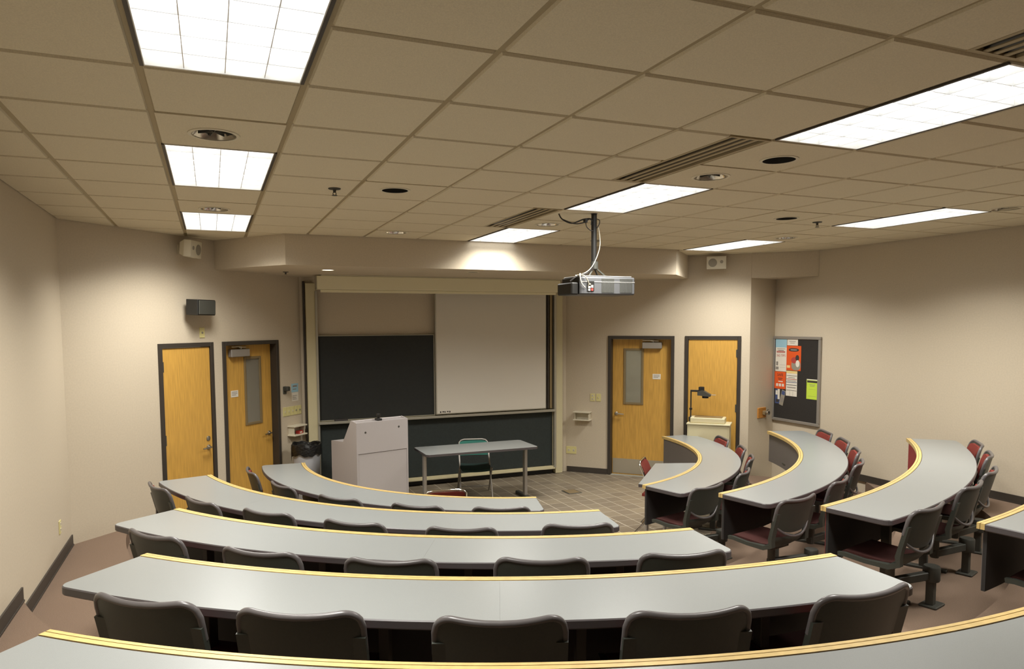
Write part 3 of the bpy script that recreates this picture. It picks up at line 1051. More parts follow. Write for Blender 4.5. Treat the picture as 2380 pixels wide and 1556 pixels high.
def strip_sector(cx_, cy_, ra, rb, a0, a1, z0, z1, n=48):
    mb = MB()
    vv = []
    for i in range(n + 1):
        a = a0 + (a1 - a0) * i / n
        c, s = cos(a), sin(a)
        vv += [(cx_ + ra * c, cy_ + ra * s, z0), (cx_ + rb * c, cy_ + rb * s, z0), (cx_ + rb * c, cy_ + rb * s, z1), (cx_ + ra * c, cy_ + ra * s, z1)]
    fs = [(3, 2, 1, 0), (4 * n, 4 * n + 1, 4 * n + 2, 4 * n + 3)]
    for i in range(n):
        for k in range(4):
            a, b_ = 4 * i + k, 4 * i + (k + 1) % 4
            fs.append((a, b_, b_ + 4, a + 4))
    return mb.add(vv, fs)
TRIM = 0.042
def desk(key, label, seams=(), panel='panel', panel_h=0.36):
    cx_, cy_, r0, a0, a1, z = DESK[key]
    a0, a1 = radians(a0), radians(a1)
    am = (a0 + a1) / 2
    fl = z - 0.74
    ox_, oy_ = cx_ + (r0 + 0.25) * cos(am), cy_ + (r0 + 0.25) * sin(am)
    t = thing('curved_desk', label, 'desk', (ox_, oy_, fl), 0, 'curved desk rows')
    lx, ly = cx_ - ox_, cy_ - oy_
    H_ = z - fl
    cuts = [a0] + [radians(s) for s in seams] + [a1]
    for k in range(len(cuts) - 1):
        b0, b1 = cuts[k], cuts[k + 1]
        g0 = 0.0002 / r0 if k > 0 else 0
        g1 = 0.0002 / r0 if k < len(cuts) - 2 else 0
        rc0 = 0.055 if k == 0 else 0
        rc1 = 0.055 if k == len(cuts) - 2 else 0
        nn = 34
        o0 = sector_outline(lx, ly, r0 + TRIM, r0 + DEPTH, b0 + g0, b1 - g1, rc0, rc1, 0.005, nn, rc0 > 0, rc1 > 0)
        o1 = sector_outline(lx, ly, r0 + TRIM, r0 + DEPTH, b0 + g0, b1 - g1, rc0, rc1, 0.0, nn)
        N = len(o0)
        vv = [(x, y, H_) for x, y in o0] + [(x, y, H_ - 0.005) for x, y in o1] + [(x, y, H_ - 0.034) for x, y in o1] + [(x, y, H_ - 0.040) for x, y in o0]
        mb = MB()
        mb.add(vv, [tuple(range(N))], 0)
        fs = []
        for rr in range(3):
            for i in range(N):
                j = (i + 1) % N
                fs.append((rr * N + i, (rr + 1) * N + i, (rr + 1) * N + j, rr * N + j))
        o = len(mb.v) - len(vv)
        mb.f += fs
        mb.m += [1] * len(fs)
        mb.f.append(tuple(range(4 * N - 1, 3 * N - 1, -1)))
        mb.m.append(1)
        mb.build('desk_top', [M['laminate'], M['edge']], t, None, fix=True)
    strip_sector(lx, ly, r0, r0 + 0.016, a0, a1, H_ - 0.034, H_ + 0.002).build('wood_edge', M['wood'], t, None, fix=True)
    strip_sector(lx, ly, r0 + 0.0195, r0 + TRIM, a0, a1, H_ - 0.034, H_ + 0.002).build('wood_edge', M['wood'], t, None, fix=True)
    strip_sector(lx, ly, r0 + 0.016, r0 + 0.0195, a0 + 0.001, a1 - 0.001, H_ - 0.034, H_ - 0.003).build('edge_groove', M['groove'], t, None, fix=True)
    pa = 0.006 if key[0] == 'R' else 0.02
    strip_sector(lx, ly, r0 + 0.022, r0 + 0.042, a0 + pa, a1 - pa, H_ - panel_h - 0.04, H_ - 0.0405).build('modesty_panel', M['panel_shade'], t, None, fix=True)
    if True:
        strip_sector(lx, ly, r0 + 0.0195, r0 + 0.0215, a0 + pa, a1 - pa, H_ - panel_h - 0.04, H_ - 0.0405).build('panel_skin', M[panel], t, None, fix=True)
    nleg = max(3, int((a1 - a0) * r0 / 1.1) + 1)
    for q in range(nleg):
        a = a0 + 0.55 / r0 + (a1 - a0 - 1.10 / r0) * q / (nleg - 1)
        mt_ = Matrix.Translation((lx + (r0 + 0.2) * cos(a), ly + (r0 + 0.2) * sin(a), 0)) @ Matrix.Rotation(a, 4, 'Z')
        lg = MB().cbox(-0.03, 0.03, -0.022, 0.022, 0.02, H_ - 0.041, 0.003, mtx=mt_).build('leg', M['iron'], t)
        MB().cbox(-0.15, 0.17, -0.03, 0.03, 0.0, 0.022, 0.004, mtx=mt_).build('foot', M['iron'], lg)
        MB().box(-0.14, 0.18, -0.018, 0.018, H_ - 0.07, H_ - 0.041, mtx=mt_).build('bracket', M['iron'], lg)
    return t
desk('C1', 'curved grey desk row nearest the lectern, left and centre', (-145,))
desk('C2', 'second curved grey desk row from the front, left and centre', (-145,))
desk('C3', 'third curved grey desk row from the front, left and centre', (-118,))
desk('C4', 'fourth curved grey desk row, wide one with the bright reflection', (-112,))
desk('C5', 'nearest curved grey desk row cut by the bottom of the picture', (-112,))
desk('R1', 'right-hand curved grey desk nearest the overhead projector cart', (-47.5,))
desk('R2', 'middle right-hand curved grey desk under the pinboard', (-38,))
desk('R3', 'right-hand curved grey desk with a maroon front panel', (-60,), panel='panel_red')
desk('R4', 'grey desk corner at the right edge of the picture', ())

# ------------------------------------------------------------------ swing chairs
def make_chair():
    t = thing('lecture_chair', 'x', 'chair')
    W_ = 0.242
    RC = 0.075
    def ztop(x):
        ax = abs(x)
        base_ = 0.826 - 0.020 * (1 - (x / W_) ** 2)
        if ax > W_ - RC:
            dx = min(ax - (W_ - RC), RC)
            base_ -= RC - sqrt(max(RC * RC - dx * dx, 0))
        return base_
    def zbot(x):
        return 0.540 + 0.105 * (abs(x) / W_) ** 3.0
    def yb(x, z):
        return -0.195 - 0.085 * (z - 0.45) / 0.35 + 0.05 * (x / W_) ** 2
    NX, NZ = 18, 8
    def grid(sc, dz0, dz1, dy):
        rows = []
        for k in range(NZ + 1):
            row = []
            for i in range(NX + 1):
                u = -1 + 2 * i / NX
                u = math.copysign(abs(u) ** 0.8, u)
                x = u * W_ * sc
                zb, zt = zbot(x) + dz0, ztop(x / sc) - dz1
                z = zb + (zt - zb) * k / NZ
                row.append((x, yb(x, z) + dy, z))
            rows.append(row)
        return rows
    MB().sheet(grid(1.0, 0, 0, 0), (0, -0.014, 0)).build('back_shell', M['shell'], t, 50, fix=True)
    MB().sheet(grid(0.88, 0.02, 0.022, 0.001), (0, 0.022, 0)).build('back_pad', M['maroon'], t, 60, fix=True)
    pts = []
    for i in range(33):
        u = -1 + 2 * i / 32
        x = math.copysign(abs(u) ** 0.55, u) * W_
        z = ztop(x)
        pts.append((x, yb(x, z) - 0.007, z))
    zs = [0.655, 0.68, 0.71]
    left = [(-W_, yb(-W_, z) - 0.007, z) for z in zs]
    right = [(W_, yb(W_, z) - 0.007, z) for z in zs[::-1]]
    MB().tube(left + pts + right, 0.0135, 8).build('rim', M['rim'], t, 60)
    for s in (-1, 1):
        path = [(0.715, 0.0), (0.64, 0.0), (0.56, 0.0), (0.50, 0.0)]
        P_ = [(s * 0.226, yb(0.226, z) - 0.008, z) for z, _ in path] + [(s * 0.222, -0.175, 0.445), (s * 0.220, -0.11, 0.418), (s * 0.218, 0.05, 0.412), (s * 0.214, 0.19, 0.422), (s * 0.205, 0.24, 0.414)]
        mb = MB()
        vv = []
        for (x, y, z), (hw, hd) in zip(P_, [(0.027, 0.014)] * 3 + [(0.023, 0.017)] * 3 + [(0.014, 0.014)] * 3):
            vv.append((x, y, z, hw, hd))
        ring = []
        for k, (x, y, z, hw, hd) in enumerate(vv):
            p0 = vv[max(k - 1, 0)]
            p1 = vv[min(k + 1, len(vv) - 1)]
            ty, tz = p1[1] - p0[1], p1[2] - p0[2]
            l = hypot(ty, tz)
            ny, nz = -tz / l, ty / l
            ring.append([(x - hw, y - ny * hd, z - nz * hd), (x + hw, y - ny * hd, z - nz * hd), (x + hw, y + ny * hd, z + nz * hd), (x - hw, y + ny * hd, z + nz * hd)])
        fl_ = [p for rg in ring for p in rg]
        fs = [(0, 1, 2, 3), tuple(4 * (len(ring) - 1) + q for q in (3, 2, 1, 0))]
        for k in range(len(ring) - 1):
            for q in range(4):
                fs.append((4 * k + q, 4 * k + (q + 1) % 4, 4 * k + 4 + (q + 1) % 4, 4 * k + 4 + q))
        mb.add(fl_, fs)
        mb.build('side_rail', M['shell'], t, 35, fix=True)
    st = []
    for i in range(17):
        u = -1 + 2 * i / 16
        st.append((u * 0.215, -0.215 - 0.03 * (1 - u * u) + 0.02 * u * u, 0.605 - 0.092 * (1 - abs(u) ** 2.4)))
    MB().tube(st, 0.010, 8).build('lumbar_strap', M['rim'], t, 60)
    prof = [(0.255, 0.404), (0.245, 0.418), (0.20, 0.424), (0.08, 0.415), (-0.06, 0.408), (-0.13, 0.418), (-0.175, 0.450), (-0.198, 0.490), (-0.204, 0.505)]
    rows = []
    for y, z in prof:
        rows.append([(x * 0.222, y + (0.03 * x * x if y < -0.1 else -0.025 * x * x if y > 0.2 else 0), z + 0.012 * x * x) for x in [-1 + 2 * i / 12 for i in range(13)]])
    MB().sheet(rows, (0, -0.004, -0.016)).build('seat_shell', M['shell'], t, 50, fix=True)
    prof2 = [(0.246, 0.420), (0.22, 0.436), (0.08, 0.432), (-0.06, 0.426), (-0.125, 0.434)]
    rows = [[(x * 0.195, y - (0.02 * x * x if y > 0.2 else 0), z + 0.010 * x * x) for x in [-1 + 2 * i / 12 for i in range(13)]] for y, z in prof2]
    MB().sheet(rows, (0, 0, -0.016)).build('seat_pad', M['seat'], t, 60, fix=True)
    up_ = MB().cbox(-0.12, 0.12, -0.10, 0.14, 0.368, 0.394, 0.006).build('under_plate', M['iron'], t)
    MB().lathe([(0.03, 0.20), (0.03, 0.34), (0.05, 0.367)], 14, (0, -0.02), caps=(True, True)).build('pivot', M['iron'], t, 40)
    a = Vector((0.0, -0.02, 0)); b_ = Vector((0.39, -0.13, 0))
    d = b_ - a
    mt_ = Matrix.Translation((a.x, a.y, 0)) @ Matrix.Rotation(atan2(d.y, d.x), 4, 'Z')
    MB().cbox(-0.03, d.length, -0.024, 0.024, 0.205, 0.262, 0.005, mtx=mt_).build('swing_arm', M['iron'], t)
    MB().lathe([(0.052, 0.19), (0.056, 0.20), (0.056, 0.29), (0.05, 0.30)], 16, (0.39, -0.13), caps=(True, True)).build('hub', M['iron'], t, 40)
    po = MB().cbox(0.39 - 0.026, 0.39 + 0.026, -0.13 - 0.026, -0.13 + 0.026, 0.016, 0.19, 0.004).build('post', M['iron'], t)
    MB().cbox(0.39 - 0.055, 0.39 + 0.10, -0.13 - 0.06, -0.13 + 0.06, 0.0, 0.018, 0.006).build('foot_plate', M['iron'], po)
    return t
chair0 = make_chair()
note_kids(chair0)
ORD = ['first', 'second', 'third', 'fourth', 'fifth', 'sixth']
CHAIRS = {
 'C1': [(-172.0, .66), (-156.2, .66), (-140.7, .68), (-126.3, .68), (-113.0, .67)],
 'C2': [(-157.9, .64), (-147.2, .65), (-137.2, .63), (-126.8, .66), (-116.1, .69), (-105.1, .64)],
 'C3': [(-137.6, .66), (-128.2, .70), (-119.4, .70), (-110.1, .66), (-101.0, .66)],
 'C4': [(-127.7, .64), (-120.4, .63), (-112.0, .64), (-104.1, .63), (-95.5, .61)],
 'R1': [(-71.4, .66), (-56.5, .64), (-42.2, .59), (-31.1, .55), (-17.9, .52)],
 'R2': [(-76.3, .68), (-65.1, .62), (-53.2, .60), (-44.1, .58), (-35.6, .56), (-27.3, .54)],
 'R3': [(-75.8, .61), (-67.5, .59), (-61.2, .61), (-53.8, .58), (-48.0, .56)],
 'R4': [(-77.4, .62)],
}
ROWD = {'C1': 'behind the desk row nearest the lectern', 'C2': 'behind the second long desk row', 'C3': 'behind the third long desk row',
        'C4': 'behind the fourth, reflecting desk row', 'R1': 'at desk near projector cart', 'R2': 'at desk under pinboard',
        'R3': 'at desk with maroon panel', 'R4': ''}
first = True
for key, lst in CHAIRS.items():
    cx_, cy_, r0 = DESK[key][:3]
    fl = DESK[key][5] - 0.74
    for n, (deg, off) in enumerate(lst):
        o = chair0 if first else copy_tree(chair0)
        first = False
        a = radians(deg)
        jit = random.uniform(-0.07, 0.07)
        rz = a + pi / 2 + jit
        # the middle of the back's top edge lies 0.27 m behind the seat centre
        px, py = cx_ + (r0 + off) * cos(a), cy_ + (r0 + off) * sin(a)
        f_ = Vector((-sin(rz), cos(rz)))
        o.location = (px + f_.x * 0.27, py + f_.y * 0.27, fl)
        o.rotation_euler = (0, 0, rz)
        if key == 'R4':
            o['label'] = 'charcoal shell chair cut by the right edge of the picture'
        elif key[0] == 'C':
            o['label'] = 'charcoal shell chair, %s from the left, %s' % (ORD[n], ROWD[key])
        else:
            o['label'] = 'charcoal chair with maroon pads, %s from the aisle, %s' % (ORD[n], ROWD[key])
        o['group'] = 'swing-arm lecture chairs'

# ------------------------------------------------------------------ metal frame chairs on the front floor
def frame_chair(name, label, loc, rz, pad, tube_mat, seat_mat=None):
    t = thing(name, label, 'chair', loc, rz)
    w = 0.205
    for s in (-1, 1):
        MB().tube([(s * (w + 0.01), 0.22, 0.0), (s * w, 0.02, 0.42), (s * w, -0.13, 0.62), (s * (w - 0.01), -0.19, 0.76)], 0.011, 8).build('front_leg', M[tube_mat], t, 40)
        MB().tube([(s * (w + 0.015), -0.24, 0.0), (s * (w + 0.015), 0.13, 0.43)], 0.011, 8).build('rear_leg', M[tube_mat], t, 40)
    MB().tube([(-(w - 0.01), -0.19, 0.757), (-(w - 0.035), -0.197, 0.785), (-(w - 0.08), -0.20, 0.797), (w - 0.08, -0.20, 0.797), (w - 0.035, -0.197, 0.785), (w - 0.01, -0.19, 0.757)], 0.011, 8).build('top_rail', M[tube_mat], t, 60)
    MB().tube([(-w - 0.015, -0.17, 0.085), (w + 0.015, -0.17, 0.085)], 0.008, 8).build('stretcher', M[tube_mat], t)
    rows = []
    for k in range(6):
        z = 0.575 + 0.205 * k / 5
        rows.append([(u * (w - 0.014), -0.115 - 0.085 * (z - 0.575) / 0.205 - 0.02 * (1 - u * u), z - (0.02 * u ** 4 if k == 5 else 0)) for u in [-1 + 2 * i / 10 for i in range(11)]])
    MB().sheet(rows, (0, 0.022, 0)).build('backrest', M[pad], t, 50, fix=True)
    rows = []
    for k in range(7):
        y = -0.17 + 0.37 * k / 6
        e = 1 - 0.12 * abs((y - 0.02) / 0.19) ** 3
        rows.append([(u * 0.205 * e, y, 0.445 - 0.015 * (1 - u * u) - (0.02 if k == 6 else 0)) for u in [-1 + 2 * i / 10 for i in range(11)]])
    MB().sheet(rows, (0, 0, -0.03)).build('seat', M[seat_mat or pad], t, 50, fix=True)
    return t
fc = frame_chair('folding_chair', 'teal folding chair behind the grey table before the chalkboard', (3.29, 8.97, 0.002), pi - 0.25, 'teal', 'satin', 'tealshade')
fc.scale = (1, 1, 0.925)
fc = frame_chair('folding_chair', 'red chair with chrome rim just beyond the front desk row', (2.06, 6.52, 0.0), radians(-10), 'maroon', 'chrome')
fc.scale = (1, 1, 0.955)
frame_chair('folding_chair', 'red chair with chrome rim beside the small crescent table', (4.646, 6.604, 0.0), radians(-133), 'maroon', 'chrome')

# ------------------------------------------------------------------ front table
t = thing('front_table', 'grey folding table standing before the green chalkboard', 'table', (3.155, 8.55, 0.0))
hx_, hy_ = 0.755, 0.305
pl_ = [(-hx_ + .03, -hy_), (hx_ - .03, -hy_), (hx_, -hy_ + .03), (hx_, hy_ - .03), (hx_ - .03, hy_), (-hx_ + .03, hy_), (-hx_, hy_ - .03), (-hx_, -hy_ + .03)]
MB().prism(pl_, 0.712, 0.74, 1, 0).build('table_top', [M['laminate'], M['edge']], t)
MB().box(-0.66, 0.66, -0.02, 0.02, 0.655, 0.711).build('stretcher', M['iron'], t)
for s in (-1, 1):
    lg = MB().cbox(s * 0.70 - 0.02, s * 0.70 + 0.02, -0.035, 0.035, 0.03, 0.711, 0.004).build('leg', M['satin'], t)
    MB().cbox(s * 0.70 - 0.03, s * 0.70 + 0.03, -0.27, 0.27, 0.002, 0.045, 0.01).build('foot', M['iron'], lg)
    MB().cbox(s * 0.70 - 0.03, s * 0.70 + 0.03, -0.20, 0.20, 0.690, 0.711, 0.004).build('bracket', M['cream'] if s > 0 else M['iron'], lg)

# crescent table against the inside of the right-hand front desk
cx_, cy_, r0 = DESK['R1'][:3]
A_, B_ = Vector((4.72, 6.80)), Vector((3.95, 5.98))
def ang(p): return atan2(p[1] - cy_, p[0] - cx_)
rr_ = r0 - 0.012
aB = radians(-72.5)
aA = radians(-42.5)
arc = arc_pts(cx_, cy_, rr_, aB, aA, 20)
poly = [tuple(A_), tuple(B_)] + arc
oc = Vector((4.45, 6.28))
t = thing('side_table', 'small grey crescent table tucked inside the right-hand front desk', 'table', (oc.x, oc.y, 0))
MB().prism([(x - oc.x, y - oc.y) for x, y in poly], 0.688, 0.72, 1, 0).build('table_top', [M['laminate'], M['edge']], t)
for p in ((5.0, 6.66), (4.08, 6.02), (4.30, 6.02)):
    MB().lathe([(0.03, 0.0), (0.02, 0.012), (0.018, 0.02), (0.018, 0.687)], 12, (p[0] - oc.x, p[1] - oc.y), caps=(True, True)).build('leg', M['satin'], t, 40)

# ------------------------------------------------------------------ lectern
t = thing('lectern', 'grey laminate lectern with sloped top and lower rear shelf', 'lectern', (1.56, 8.33, 0.0), atan2(0.2, 0.68))
LW = 0.71
prof = [(0.0, 0.0), (0.0, 1.17), (0.14, 1.19), (0.36, 0.905), (0.69, 0.88), (0.69, 0.0)]
def side(x0, x1, mt, nm):
    n = len(prof)
    vv = [(x0, y, z) for y, z in prof] + [(x1, y, z) for y, z in prof]
    MB().add(vv, [tuple(range(n)), tuple(range(2 * n - 1, n - 1, -1))] + [(i, i + n, (i + 1) % n + n, (i + 1) % n) for i in range(n)]).build(nm, mt, t, None, fix=True)
side(0.0, 0.02, M['lect'], 'side_panel')
side(LW - 0.02, LW, M['lect'], 'side_panel')
MB().box(0.02, LW - 0.02, 0.006, 0.026, 0.06, 0.79).build('front_panel', M['lect'], t)
MB().box(0.02, LW - 0.02, 0.0, 0.020, 0.795, 1.168).build('front_panel', M['lect'], t)
MB().box(0.02, LW - 0.02, 0.03, 0.05, 0.0, 0.058).build('plinth', M['base'], t)
sl = hypot(0.22, 0.285)
mt_ = Matrix.Translation((0.02, 0.14, 1.188)) @ Matrix.Rotation(-atan2(0.285, 0.22), 4, 'X')
MB().box(0, LW - 0.04, 0, sl, -0.02, 0.0, mtx=mt_).build('reading_slope', M['lect'], t)
MB().box(0.02, LW - 0.02, 0.021, 0.139, 1.15, 1.172).build('top_panel', M['lect'], t)
MB().box(0.02, LW - 0.02, 0.365, 0.688, 0.862, 0.880).build('rear_shelf', M['lect'], t)
for x, z in ((0.12, 1.05), (0.58, 1.08)):
    c_ = MB().lathe([(0.012, 0), (0.011, 0.004), (0.001, 0.005)], 12)
    MB().add([(x + a, -c, z + b2) for a, b2, c in c_.v], c_.f).build('bolt_cap', M['iron'], t, None, fix=True)
t = thing('microphone', 'small black microphone clip on top of the lectern', 'microphone', (1.56 + 0.33 * 0.959 - 0.06 * 0.28, 8.33 + 0.33 * 0.282 + 0.06 * 0.96, 1.1725), 0.286)
t.scale = (1.5, 1.3, 1.25)
MB().cbox(-0.022, 0.022, -0.03, 0.03, 0.0, 0.02, 0.004).build('base', M['black'], t)
MB().tube([(0, 0, 0.018), (0, -0.004, 0.05)], 0.012, 10).build('stem', M['black'], t)
MB().lathe([(0.001, 0.036), (0.018, 0.04), (0.02, 0.055), (0.016, 0.068), (0.001, 0.072)], 14).build('head', M['black'], t, 50)

# ------------------------------------------------------------------ waste bin
t = thing('waste_bin', 'grey waste bin with a black liner left of the lectern', 'waste bin', (1.10, 9.36, 0.0))
MB().lathe([(0.001, 0.002), (0.145, 0.002), (0.15, 0.01), (0.172, 0.76), (0.178, 0.765), (0.178, 0.775), (0.166, 0.775), (0.15, 0.02), (0.001, 0.02)], 36).build('can', M['can'], t, 40)
mb = MB()
N = 48
ringz = [(0.145, 0.60), (0.155, 0.74), (0.168, 0.806), (0.188, 0.804), (0.194, 0.74), (0.193, 0.665)]
vv = []
for k, (r, z) in enumerate(ringz):
    for j in range(N):
        a = 2 * pi * j / N
        dz = 0.010 * sin(3 * a + 1) + 0.008 * sin(7 * a + k) if k in (2, 3) else (0.014 * sin(5 * a) + 0.01 * sin(11 * a) if k == 5 else 0)
        dr = 0.004 * sin(13 * a + k * 2)
        vv.append(((r + dr) * cos(a), (r + dr) * sin(a), z + dz))
fs = []
for k in range(len(ringz) - 1):
    for j in range(N):
        fs.append((k * N + j, k * N + (j + 1) % N, (k + 1) * N + (j + 1) % N, (k + 1) * N + j))
mb.add(vv, fs).add([(-0.19, -0.05, 0.72), (-0.198, -0.04, 0.66), (-0.2, -0.055, 0.58), (-0.192, -0.075, 0.66)], [(0, 1, 2, 3)])
mb.build('liner', M['bag'], t, 60)

# ------------------------------------------------------------------ overhead projector on its cart
PCART = Vector((6.54, 8.12))
t = thing('projector_cart', 'cream metal cart before the plain right-hand door', 'cart', (PCART.x, PCART.y, 0.0), ROT_R)
hw, hd = 0.285, 0.15
for s, nm in ((-1, 'side_panel'), (1, 'side_panel')):
    MB().cbox(s * hw - (0 if s < 0 else 0.018), s * hw + (0.018 if s < 0 else 0), -hd, hd, 0.08, 0.90, 0.003).build(nm, M['cream'], t)
MB().cbox(-hw + 0.018, hw - 0.018, -hd, -hd + 0.015, 0.08, 0.90, 0.002).build('front_panel', M['cream'], t)
MB().cbox(-hw - 0.012, hw + 0.012, -hd - 0.015, hd + 0.015, 0.901, 0.925, 0.005).build('top', M['cream'], t)
MB().cbox(-hw + 0.018, hw - 0.018, -hd + 0.015, hd - 0.01, 0.10, 0.115, 0.002).build('shelf', M['cream'], t)
for sx in (-1, 1):
    for sy in (-1, 1):
        w_ = MB()
        c_ = MB().lathe([(0.001, -0.012), (0.034, -0.012), (0.037, 0.0), (0.034, 0.012), (0.001, 0.012)], 16)
        w_.add([(sx * 0.24 + c, sy * 0.11 + a, 0.037 + b2) for a, b2, c in c_.v], c_.f)
        w_.box(sx * 0.24 - 0.018, sx * 0.24 + 0.018, sy * 0.11 - 0.01, sy * 0.11 + 0.01, 0.06, 0.08)
        w_.build('caster', M['black'], t, None, fix=True)
t = thing('overhead_projector', 'overhead projector with dark arm and head on the cream cart', 'overhead projector', (PCART.x, PCART.y, 0.9255), ROT_R)
bd = MB().cbox(-0.25, 0.22, -0.13, 0.13, 0.0, 0.075, 0.008).build('base_box', M['cream'], t)
MB().box(-0.20, 0.18, -0.10, 0.12, 0.0755, 0.079).build('stage_glass', M['bronze'], bd)
MB().cbox(-0.285, -0.235, -0.03, 0.03, 0.01, 0.07, 0.004).build('arm_bracket', M['black'], t)
MB().cbox(-0.268, -0.250, -0.008, 0.008, 0.06, 0.455, 0.002).build('arm_post', M['black'], t)
MB().cbox(-0.278, -0.240, -0.014, 0.014, 0.17, 0.20, 0.003).build('focus_knob', M['black'], t)
MB().cbox(-0.268, -0.14, -0.010, 0.010, 0.43, 0.458, 0.003).build('arm_bar', M['black'], t)
hd_ = MB()
vv = [(-0.165, -0.06, 0.44), (-0.165, 0.06, 0.44), (-0.165, 0.06, 0.385), (-0.165, -0.06, 0.385), (-0.10, -0.06, 0.462), (-0.10, 0.06, 0.462), (0.02, 0.06, 0.395), (0.02, -0.06, 0.395), (0.01, -0.06, 0.37), (0.01, 0.06, 0.37)]
hd_.add(vv, [(0, 1, 2, 3), (0, 4, 5, 1), (4, 7, 6, 5), (7, 8, 9, 6), (8, 3, 2, 9), (0, 3, 8, 7, 4), (1, 5, 6, 9, 2)])
head = hd_.build('head', M['iron'], t, None, fix=True)
MB().prism([(-0.15, -0.045), (-0.07, -0.045), (-0.085, 0.045), (-0.14, 0.045)], 0.455, 0.505).build('mirror_box', M['black'], head)
MB().lathe([(0.045, 0.345), (0.045, 0.384)], 18, (-0.06, 0), caps=(True, True)).build('lens', M['black'], head, 40)
MB().box(0.02, 0.08, -0.05, 0.05, 0.392, 0.395).build('mirror_flap', M['satin'], head)

# ------------------------------------------------------------------ ceiling projector
t = thing('ceiling_projector', 'grey data projector hanging on a black ceiling pole', 'projector', (3.19, 5.57, 2.59))
px0, px1, py0, py1 = -0.23, 0.325, -0.17, 0.17
bd = MB().cbox(px0, px1, py0, py1, 0.0, 0.155, 0.012).build('body', M['proj'], t)
MB().cbox(px0 + 0.01, px1 - 0.03, py0 + 0.01, py1 - 0.01, 0.1555, 0.165, 0.004).build('top_cover', M['projlight'], bd)
MB().box(px0 + 0.01, px1 - 0.008, py0 - 0.003, py0, 0.108, 0.115).build('seam_strip', M['projlight'], bd)
for x0 in (-0.02, 0.165):
    vt = MB()
    vt.box(x0, x0 + 0.125, py0 - 0.0025, py0 + 0.0, 0.018, 0.14)
    gv = vt.build('vent_grille', M['iron'], bd)
    ms = MB().box(0, 0.0028, py0 - 0.005, py0 - 0.0024, 0.02, 0.138).mesh('vent_bar', [M['proj']])
    for k in range(8):
        o = link('vent_bar', ms, gv)
        o.location = (x0 + 0.008 + k * 0.0145, 0, 0)
ip = MB().box(-0.165, -0.095, py0 - 0.004, py0, 0.03, 0.115).build('connector_panel', M['black'], bd)
for x0, z0, w, h, mm in ((-0.157, 0.055, 0.022, 0.018, 'paper'), (-0.128, 0.06, 0.02, 0.022, 'paper'), (-0.150, 0.085, 0.018, 0.012, 'grille'), (-0.128, 0.034, 0.02, 0.02, 'red'), (-0.157, 0.034, 0.02, 0.014, 'paper')):
    MB().box(x0, x0 + w, py0 - 0.010, py0 - 0.0042, z0, z0 + h).build('connector', M[mm], ip)
MB().cbox(px0 - 0.004, px0 - 0.0005, py0 + 0.01, py1 - 0.01, 0.006, 0.15, 0.001).build('rear_panel', M['black'], bd)
MB().cbox(px0 - 0.075, px0 - 0.004, py0 + 0.02, py1 - 0.05, 0.0, 0.105, 0.01).build('cable_cover', M['black'], bd)
c_ = MB().lathe([(0.05, 0), (0.05, 0.03), (0.04, 0.032), (0.035, 0.01), (0.001, 0.008)], 20)
MB().add([(0.18 + a, py1 + c, 0.085 + b2) for a, b2, c in c_.v], c_.f).build('lens', M['black'], bd, None, fix=True)
pole = MB().tube([(0, 0, 0.24), (0, 0, Z_CEIL - 2.59)], 0.025, 16).build('pole', M['black'], t, 40)
MB().lathe([(0.033, 0.235), (0.033, 0.30), (0.026, 0.302)], 16, (0.006, 0), caps=(True, True)).build('coupler', M['iron'], pole, 40)
MB().lathe([(0.027, Z_CEIL - 2.59 - 0.004), (0.032, Z_CEIL - 2.59 - 0.001)], 16, caps=(True, True)).build('ceiling_collar', M['black'], pole, 40)
MB().cbox(-0.10, 0.09, -0.07, 0.07, 0.166, 0.176, 0.002).build('mount_plate', M['black'], t)
mb = MB()
for sx, sy in ((-1, -1), (1, -1), (-1, 1), (1, 1)):
    mb.tube([(sx * 0.08, sy * 0.06, 0.17), (sx * 0.015, sy * 0.015, 0.24)], 0.008, 6)
mb.build('mount_bracket', M['iron'], t)
def cable(name, pts, r, mt):
    # smooth through points
    out_ = []
    P_ = [Vector(p) for p in pts]
    for i in range(len(P_) - 1):
        p0, p1, p2, p3 = P_[max(i - 1, 0)], P_[i], P_[i + 1], P_[min(i + 2, len(P_) - 1)]
        for k in range(6):
            u = k / 6
            out_.append(0.5 * ((2 * p1) + (p2 - p0) * u + (2 * p0 - 5 * p1 + 4 * p2 - p3) * u * u + (3 * p1 - p0 - 3 * p2 + p3) * u ** 3))
    out_.append(P_[-1])
    return MB().tube(out_, r, 6).build(name, mt, t, 60)
ZT = Z_CEIL - 2.59
cable('cable', [(0.028, -0.03, 0.60), (0.05, -0.02, 0.5), (0.035, -0.03, 0.40), (-0.03, -0.04, 0.27), (-0.11, -0.05, 0.20), (-0.22, -0.06, 0.17)], 0.0036, M['cablew'])
cable('cable', [(-0.30, 0.10, ZT - 0.002), (-0.27, 0.09, ZT - 0.05), (-0.19, 0.06, ZT - 0.085), (-0.09, 0.03, ZT - 0.05), (-0.03, 0.0, ZT - 0.05), (-0.028, 0, ZT - 0.10)], 0.006, M['cable'])
cable('cable', [(-0.27, 0.09, ZT - 0.05), (-0.18, 0.04, ZT - 0.09), (-0.11, 0.0, ZT - 0.085), (-0.06, -0.02, ZT - 0.055), (-0.025, -0.02, ZT - 0.07)], 0.005, M['cable'])
cable('cable', [(-0.085, 0.0, ZT - 0.075), (-0.08, -0.01, ZT - 0.12), (-0.05, -0.02, ZT - 0.15), (-0.02, -0.02, ZT - 0.155)], 0.004, M['cable'])
cable('cable', [(0.02, 0, ZT - 0.045), (0.055, 0, ZT - 0.055), (0.05, -0.005, ZT - 0.09), (0.02, -0.01, ZT - 0.13)], 0.004, M['cable'])
MB().cbox(-0.10, -0.075, -0.02, 0.02, ZT - 0.085, ZT - 0.05, 0.003).build('cable_connector', M['black'], t)
